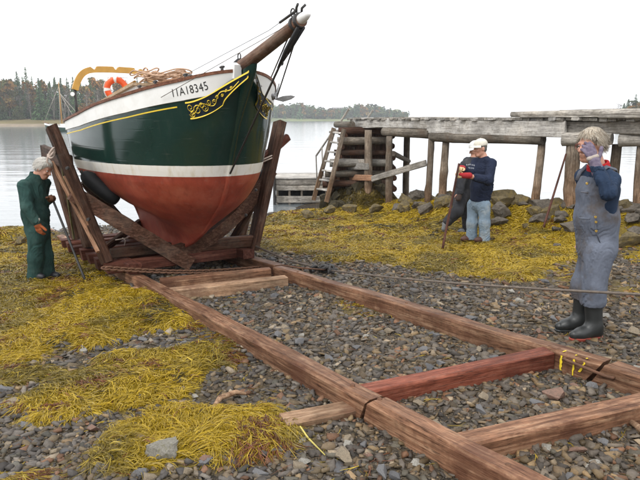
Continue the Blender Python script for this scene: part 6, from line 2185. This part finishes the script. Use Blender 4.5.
    link('hair_strands', hair_mesh(hc, R, s * 1.03, 5200, .062, [(.42, .36, .28), (.32, .26, .19), (.52, .47, .39), (.22, .18, .13)], 3, .0017, puff=.010), h0)
man_overalls()

def trousers(S, hl, hr, kl, kr, al, ar, pel, r=(.115, .09, .085), k=.05):
    S.chain([hl, kl, al], list(r), k); S.chain([hr, kr, ar], list(r), k); S.cap(pel, (hl + hr) / 2, .125, .11, .05)

def shoe(par, an, fd, mat, L=.17):
    fd = unit((fd[0], fd[1], 0)); g = float(H(an[0], an[1]))
    S = SDF(); a = np.array([an[0], an[1], g + .05])
    S.cap(a - fd * .05, a + fd * (L - .04), .048, .045, .03); S.cap(a + fd * (L - .04), a + fd * L, .045, .036, .02); S.cap(a + np.array([0, 0, .06]), a + fd * .03, .05, .05, .03)
    S.cut((0, 0, g + .004), (0, 0, -1))
    return link('shoe', S.mesh('shoe', mat, .012), par)

# ---------------------------------------------------------------- man in navy sweatshirt
def man_sweater():
    Y0 = 10.2
    J = lambda x, y, d=0.0: P(x, y, Y0 + d)
    face = unit((-.95, -.28, -.10)); R = head_frame(face); s = 1.02
    body_f = unit((-.80, -.60, 0)); Lf = torso_axis(body_f)
    hc = J(480.2, 148); neck = J(484, 157.5); chest = J(484, 170); belly = J(481.5, 187); pel = J(480, 199)
    shl = neck + Lf * .165 + np.array([0, 0, -.085]); shr = neck - Lf * .165 + np.array([0, 0, -.085])
    ell, wrl = J(488.5, 180.5, -.30), J(466.5, 175.5, -.42)
    elr, wrr = J(470, 174.5, -.05), J(463, 168.5, -.28)
    hl, hr = J(484, 205, -.10), J(473.5, 205, .06)
    kl, kr = J(484.5, 223, -.12), J(472, 223, .02)
    al, ar = J(484.5, 240, -.10), J(471.5, 241, .04)
    stt, stb = J(459, 163.5, -.47), None
    root = empty('person', (float(pel[0]), float(pel[1]), float(H(pel[0], pel[1]))))
    tag(root, 'person in white cap, navy sweatshirt and jeans leaning on a staff', 'person')
    B = SDF(); add_head(B, hc, R, s)
    B.cap(hc + R @ np.array([-.02, 0, -.06]), neck + np.array([0, 0, -.03]), .062, .07, .03)
    B.chain([neck + np.array([0, 0, -.03]), chest, belly, pel], [.055, .10, .11, .10], .04, Lf, 1.15); B.cap(shl, shr, .042, None, .04)
    B.chain([shl, ell, wrl], [.05, .046, .034]); B.chain([shr, elr, wrr], [.05, .046, .034])
    B.chain([hl, kl, al], [.085, .055, .045]); B.chain([hr, kr, ar], [.085, .055, .045])
    st_d = unit(J(441.8, 250, -.30) - stt)
    g1 = stt + st_d * .06; g2 = stt + st_d * .19
    add_hand(B, wrr + (g1 - wrr) * .25, g1 - wrr, (-.3, -.3, -1), (0, -1, .3), .9, .009); add_hand(B, wrl + (g2 - wrl) * .2, g2 - wrl, (-.2, .9, -.1), (0, 0, 1), .9, .009)
    link('body', B.mesh('body', M_SKIN, .009), root)
    eyes(root, hc, R, s)
    M_SW = cloth('navy_sweatshirt', (.014, .020, .042), .25)
    T = SDF(); T.chain([neck + np.array([0, 0, -.07]), chest, belly, pel + np.array([0, 0, .01])], [.085, .138, .152, .146], .06, Lf, 1.18)
    for q in (shl, shr): T.cap(neck + np.array([0, 0, -.04]), q, .064, .064, .05)
    T.chain([shl, ell, ell * .42 + wrl * .58], [.072, .070, .056], .03); T.chain([shr, elr, wrr * .9 + elr * .1], [.072, .066, .054], .03)
    T.cut(neck + np.array([0, 0, .02]), (0, 0, 1)); T.cut(J(480, 201), (0, 0, -1))
    tor = link('sweatshirt', T.mesh('sweatshirt', M_SW, .0095, .016, 9, 5), root)
    # faded print on the chest: a small arc of letters
    M_PR = plain('print_ink', (.42, .44, .48), .9, .2)
    for ln, (yy, n, wd) in enumerate(((164.2, 7, .15), (167.8, 6, .12), (171.2, 1, .02))):
        for i in range(n):
            u = (i - (n - 1) / 2) / max(n - 1, 1)
            c = J(476.6, yy + abs(u) * 1.4 * (ln == 0)) - 0 * body_f
            c = np.array([c[0], c[1], c[2]]) + Lf * u * wd
            # push out to the chest surface
            c = c + body_f * (.158 - .18 * u * u * .1)
            mb = MB(); hh = .022
            e1 = Lf * .006; e2 = np.array([0, 0, hh * .5])
            for a in ((-1, -1, -1, 1), (-1, 1, 1, 1), (1, 1, 1, -1), (-1, 0, 1, 0)):
                if (i + a[0] + ln) % 3 == 0: continue
                mb.tube([e1 * a[0] * 1.2 + e2 * a[1], e1 * a[2] * 1.2 + e2 * a[3]], .0028, 4)
            mb.build('print_letter', M_PR, tor, False, Matrix.Translation(Vector(c)))
    M_JE = cloth('blue_jeans', (.17, .23, .29), .3, ((.30, .33, .34), .6, 5, .5), 8)
    O = SDF(); trousers(O, hl, hr, kl, kr, al + np.array([0, 0, -.02]), ar + np.array([0, 0, -.02]), pel, (.102, .082, .084))
    O.cut((0, 0, float(H(al[0], al[1])) + .025), (0, 0, -1)); O.cut(J(480, 198), (0, 0, 1))
    link('jeans', O.mesh('jeans', M_JE, .0095, .014, 10, 9), root)
    M_SH = plain('brown_shoe', (.07, .03, .02), .6, .3)
    shoe(root, al, (-.9, -.35), M_SH); shoe(root, ar, (-.95, -.25), M_SH)
    M_CAPW = cloth('white_cap', (.60, .57, .49), .12)
    ball_cap(root, hc + R @ np.array([0, 0, .008]), R, s * 1.02, M_CAPW)
    Hc = SDF(); hair_cap(Hc, hc, R, s * .97); link('hair', Hc.mesh('hair', cloth('grey_hair', (.12, .11, .10), .3), .01, .006, 30), root)
    M_RG = cloth('red_glove', (.34, .025, .03), .25); M_TG = cloth('tan_glove', (.55, .40, .22), .2)
    for (w, g, nr, th) in ((wrr, g1, (-.3, -.3, -1), (0, -1, .3)), (wrl, g2, (-.2, .9, -.1), (0, 0, 1))):
        d = unit(g - w)
        S = SDF(); add_hand(S, w + (g - w) * .22, d, nr, th, .95, .0125, .01, 1.08); gl = link('glove', S.mesh('glove', M_TG, .008), root)
        S = SDF(); S.cap(w - d * .05, w + d * .05, .048, .046, .02); link('cuff', S.mesh('cuff', M_RG, .009, .004, 25), gl)
        S = SDF(); S.cap(w + d * .06 + np.array([0, 0, .012]), w + d * .11 + np.array([0, 0, .014]), .030, .028, .02); link('glove_back', S.mesh('glove_back', M_RG, .008, .003, 25), gl)
    foot = PH(441.8, 250.5)
    M, L = frame(foot - np.array([0, 0, .03]), stt); me = log_mesh(L, .020, .018, 8, .03, mat=M_STICK); o = link('staff', me, None, False, M)
    tag(o, 'reddish brown staff gripped by the person in the navy sweatshirt', 'staff')
man_sweater()

# ---------------------------------------------------------------- man in dark grey behind
def man_grey():
    Y0 = 11.3
    J = lambda x, y, d=0.0: P(x, y, Y0 + d)
    face = unit((-.9, -.1, -.35)); R = head_frame(face); s = 1.0
    Lf = torso_axis((-.9, -.3, 0))
    hc = J(475.2, 149.0); neck = J(474, 158); chest = J(468, 167); belly = J(464, 182); pel = J(463, 192)
    shl = neck + Lf * .17 + np.array([-.03, 0, -.07]); shr = neck - Lf * .17 + np.array([-.03, 0, -.07])
    ell, wrl = J(462, 180, -.22), J(460, 193, -.30); elr, wrr = J(470, 180, .2), J(465, 190, .1)
    hl, hr = J(461, 197, -.08), J(466, 197, .10)
    kl, kr = J(457.5, 211.5, -.22), J(467, 214, .10)
    al, ar = J(447.5, 221.5, -.15), J(467.5, 230, .12)
    root = empty('person', (float(ar[0]), float(ar[1]), float(H(ar[0], ar[1]))))
    tag(root, 'stooping person in dark grey work clothes half hidden behind the navy sweatshirt', 'person')
    B = SDF(); add_head(B, hc, R, s); B.cap(hc + R @ np.array([-.02, 0, -.06]), neck, .06, .07, .03)
    B.chain([neck + np.array([0, 0, -.03]), chest, belly, pel], [.055, .10, .11, .10], .04, Lf, 1.15); B.cap(shl, shr, .042, None, .04)
    B.chain([shl, ell, wrl], [.05, .045, .033]); B.chain([shr, elr, wrr], [.05, .045, .033])
    B.chain([hl, kl, al], [.085, .055, .045]); B.chain([hr, kr, ar], [.085, .055, .045])
    add_hand(B, wrl, (-.3, -.2, -1), (0, 1, 0), (-1, 0, 0), .6, .009); add_hand(B, wrr, (-.3, 0, -1), (0, -1, 0), (-1, 0, 0), .6, .009)
    link('body', B.mesh('body', M_SKIN, .011), root)
    M_DG = cloth('dark_work_clothes', (.030, .031, .036), .3, ((.09, .085, .08), .5, 6, .55), 8)
    T = SDF(); T.chain([neck + np.array([0, 0, -.03]), chest, belly, pel], [.085, .135, .14, .135], .06, Lf, 1.15)
    for q in (shl, shr): T.cap(neck + np.array([0, 0, -.05]), q, .064, .064, .05)
    T.chain([shl, ell, wrl], [.072, .068, .056], .03); T.chain([shr, elr, wrr], [.072, .068, .056], .03)
    T.cut(neck + np.array([0, 0, .02]), (0, 0, 1))
    trousers(T, hl, hr, kl, kr, al, ar, pel, (.12, .095, .085)); link('coverall', T.mesh('coverall', M_DG, .012, .014, 9, 4), root)
    M_BT = plain('grey_boot', (.16, .165, .17), .6, .25)
    S = SDF(); S.cap(al + np.array([.03, 0, .03]), al + np.array([-.03, 0, -.04]), .07, .06, .03); S.cap(al + np.array([-.03, 0, -.05]), J(443.5, 229, -.16), .055, .04, .03); link('boot', S.mesh('boot', M_BT, .012), root)
    shoe(root, ar, (-.9, -.3), M_BT)
    ball_cap(root, hc + R @ np.array([0, 0, .008]), R, s * 1.02, cloth('pale_cap', (.58, .58, .58), .08))
    S = SDF(); S.cap(wrl, wrl + np.array([-.03, -.02, -.10]), .045, .05, .02); link('glove', S.mesh('glove', cloth('dark_glove', (.05, .035, .03), .3), .011, .006, 20), root)
man_grey()

# ---------------------------------------------------------------- man in green coveralls, left
def man_green():
    Y0 = 8.2
    J = lambda x, y, d=0.0: P(x, y, Y0 + d)
    face = unit((.86, -.22, -.46)); R = head_frame(face); s = 1.02
    bf = unit((.93, -.36, 0)); Lf = torso_axis(bf)
    hc = J(43.6, 168); neck = J(35.5, 178); chest = J(33.5, 194); belly = J(35.5, 213); pel = J(37.5, 229)
    shl = neck + Lf * .155 + np.array([.0, 0, -.09]); shr = neck - Lf * .155 + np.array([-.04, 0, -.09])
    elr, wrr = J(27.5, 208, -.27), J(37, 223, -.28)
    ell, wll = J(41, 203, .22), J(49.5, 200, .05)
    hr, hl = J(36, 234, -.10), J(42, 234, .08)
    kr, kl = J(35.5, 258, -.12), J(45.5, 256, .06)
    ar, al = J(33.5, 278, -.10), J(47.5, 275, .08)
    root = empty('person', (float(pel[0]), float(pel[1]), float(H(pel[0], pel[1]))))
    tag(root, 'white haired person in dark green coveralls bowing over a stick', 'person')
    st = J(50.8, 195, .02); sb = PH(86.5, 282)
    B = SDF(); add_head(B, hc, R, s); B.cap(hc + R @ np.array([-.03, 0, -.06]), neck + np.array([0, 0, -.02]), .062, .07, .03)
    B.chain([neck + np.array([0, 0, -.03]), chest, belly, pel], [.055, .10, .11, .10], .04, Lf, 1.15); B.cap(shl, shr, .042, None, .04)
    B.chain([shl, ell, wll], [.05, .045, .033]); B.chain([shr, elr, wrr], [.05, .045, .033])
    B.chain([hl, kl, al], [.085, .055, .045]); B.chain([hr, kr, ar], [.085, .055, .045])
    dR = unit((.15, .0, -1)); add_hand(B, wrr, dR, (.3, 1, 0), (1, -.2, 0), .45, .009)
    gL = st + unit(sb - st) * .03; dL = unit(gL - wll); add_hand(B, wll, dL, (0, -.3, -1), (0, -1, .2), .9, .009)
    link('body', B.mesh('body', M_SKIN, .009), root)
    eyes(root, hc, R, s)
    M_GR = cloth('green_cotton', (.020, .052, .046), .35, ((.045, .085, .074), .6, 6, .5), 9, bump=.6)
    T = SDF(); T.chain([neck + np.array([0, 0, -.03]), chest, belly, pel], [.09, .145, .148, .142], .06, Lf, 1.15)
    for q in (shl, shr): T.cap(neck + np.array([0, 0, -.045]), q, .066, .064, .05)
    T.chain([shl, ell, wll + (ell - wll) * .1], [.072, .068, .056], .03); T.chain([shr, elr, wrr + (elr - wrr) * .1], [.078, .074, .060], .03)
    T.cut(neck + np.array([0, 0, .06]), (0, 0, 1))
    trousers(T, hl, hr, kl, kr, al + np.array([0, 0, -.03]), ar + np.array([0, 0, -.04]), pel, (.108, .090, .086))
    T.cut((0, 0, float(H(ar[0], ar[1])) + .015), (0, 0, -1))
    cv = link('coveralls', T.mesh('coveralls', M_GR, .0095, .017, 8.5, 6), root)
    C = SDF(); ca = neck + np.array([.01, 0, .03]); C.cap(ca - np.array([.0, 0, .05]), ca + np.array([.015, 0, .03]), .098, .088, .01); C.cap(ca - np.array([0, 0, .1]), ca + np.array([.03, 0, .1]), .072, None, .004, sub=True); C.cut(ca + np.array([0, 0, .035]), (.3, 0, 1)); C.cut(ca - np.array([0, 0, .05]), (0, 0, -1))
    link('collar', C.mesh('collar', M_GR, .009, .004, 15), cv)
    M_SHB = plain('black_shoe', (.02, .02, .024), .5, .2)
    shoe(root, al, (.93, -.3), M_SHB); shoe(root, ar, (.93, -.3), M_SHB, .15)
    M_OG = cloth('orange_glove', (.30, .085, .03), .25)
    S = SDF(); add_hand(S, wrr, dR, (.3, 1, 0), (1, -.2, 0), .45, .0125, .01, 1.1); S.cap(wrr - dR * .03, wrr + dR * .03, .045, .042, .02); gl = link('glove', S.mesh('glove', M_OG, .0075, .004, 25), root)
    S = SDF(); S.cap(wrr - dR * .035, wrr - dR * .02, .050, .050, .01); link('cuff', S.mesh('cuff', cloth('pale_cuff', (.55, .52, .46), .1), .008), gl)
    S = SDF(); add_hand(S, wll, dL, (0, -.3, -1), (0, -1, .2), .9, .0125, .01, 1.1); S.cap(wll - dL * .02, wll + dL * .03, .042, .04, .02); link('glove', S.mesh('glove', cloth('brown_glove', (.10, .045, .025), .3), .008, .004, 25), root)
    Hc = SDF(); hair_cap(Hc, hc, R, s); h0 = link('hair', Hc.mesh('hair', cloth('white_hair', (.40, .38, .34), .2), .009, .010, 26), root)
    link('hair_strands', hair_mesh(hc, R, s * 1.02, 2200, .055, [(.62, .59, .54), (.45, .42, .37), (.70, .68, .64)], 8, .0026, puff=.012), h0)
    M, L = frame(sb - np.array([0, 0, .03]), st); me = log_mesh(L, .017, .015, 8, .02, mat=M_DARKIRON); o = link('stick', me, None, False, M)
    tag(o, 'thin dark stick held by the person in green coveralls', 'stick')
man_green()
# ================================================================== HAZE
def haze():
    mb = MB(); mb.box((0, 860, 11), (3700, 2000, 31))
    m = bpy.data.materials.new('sea_haze'); m.use_nodes = True; m.node_tree.nodes.clear()
    o = m.node_tree.nodes.new('ShaderNodeOutputMaterial'); v = m.node_tree.nodes.new('ShaderNodeVolumePrincipled')
    v.inputs['Color'].default_value = (.93, .95, 1, 1); v.inputs['Density'].default_value = .00045; v.inputs['Anisotropy'].default_value = .2
    m.node_tree.links.new(v.outputs[0], o.inputs['Volume'])
    h = mb.build('haze', m); tag(h, 'thin pale haze over the bay', 'haze', kind='stuff')
haze()
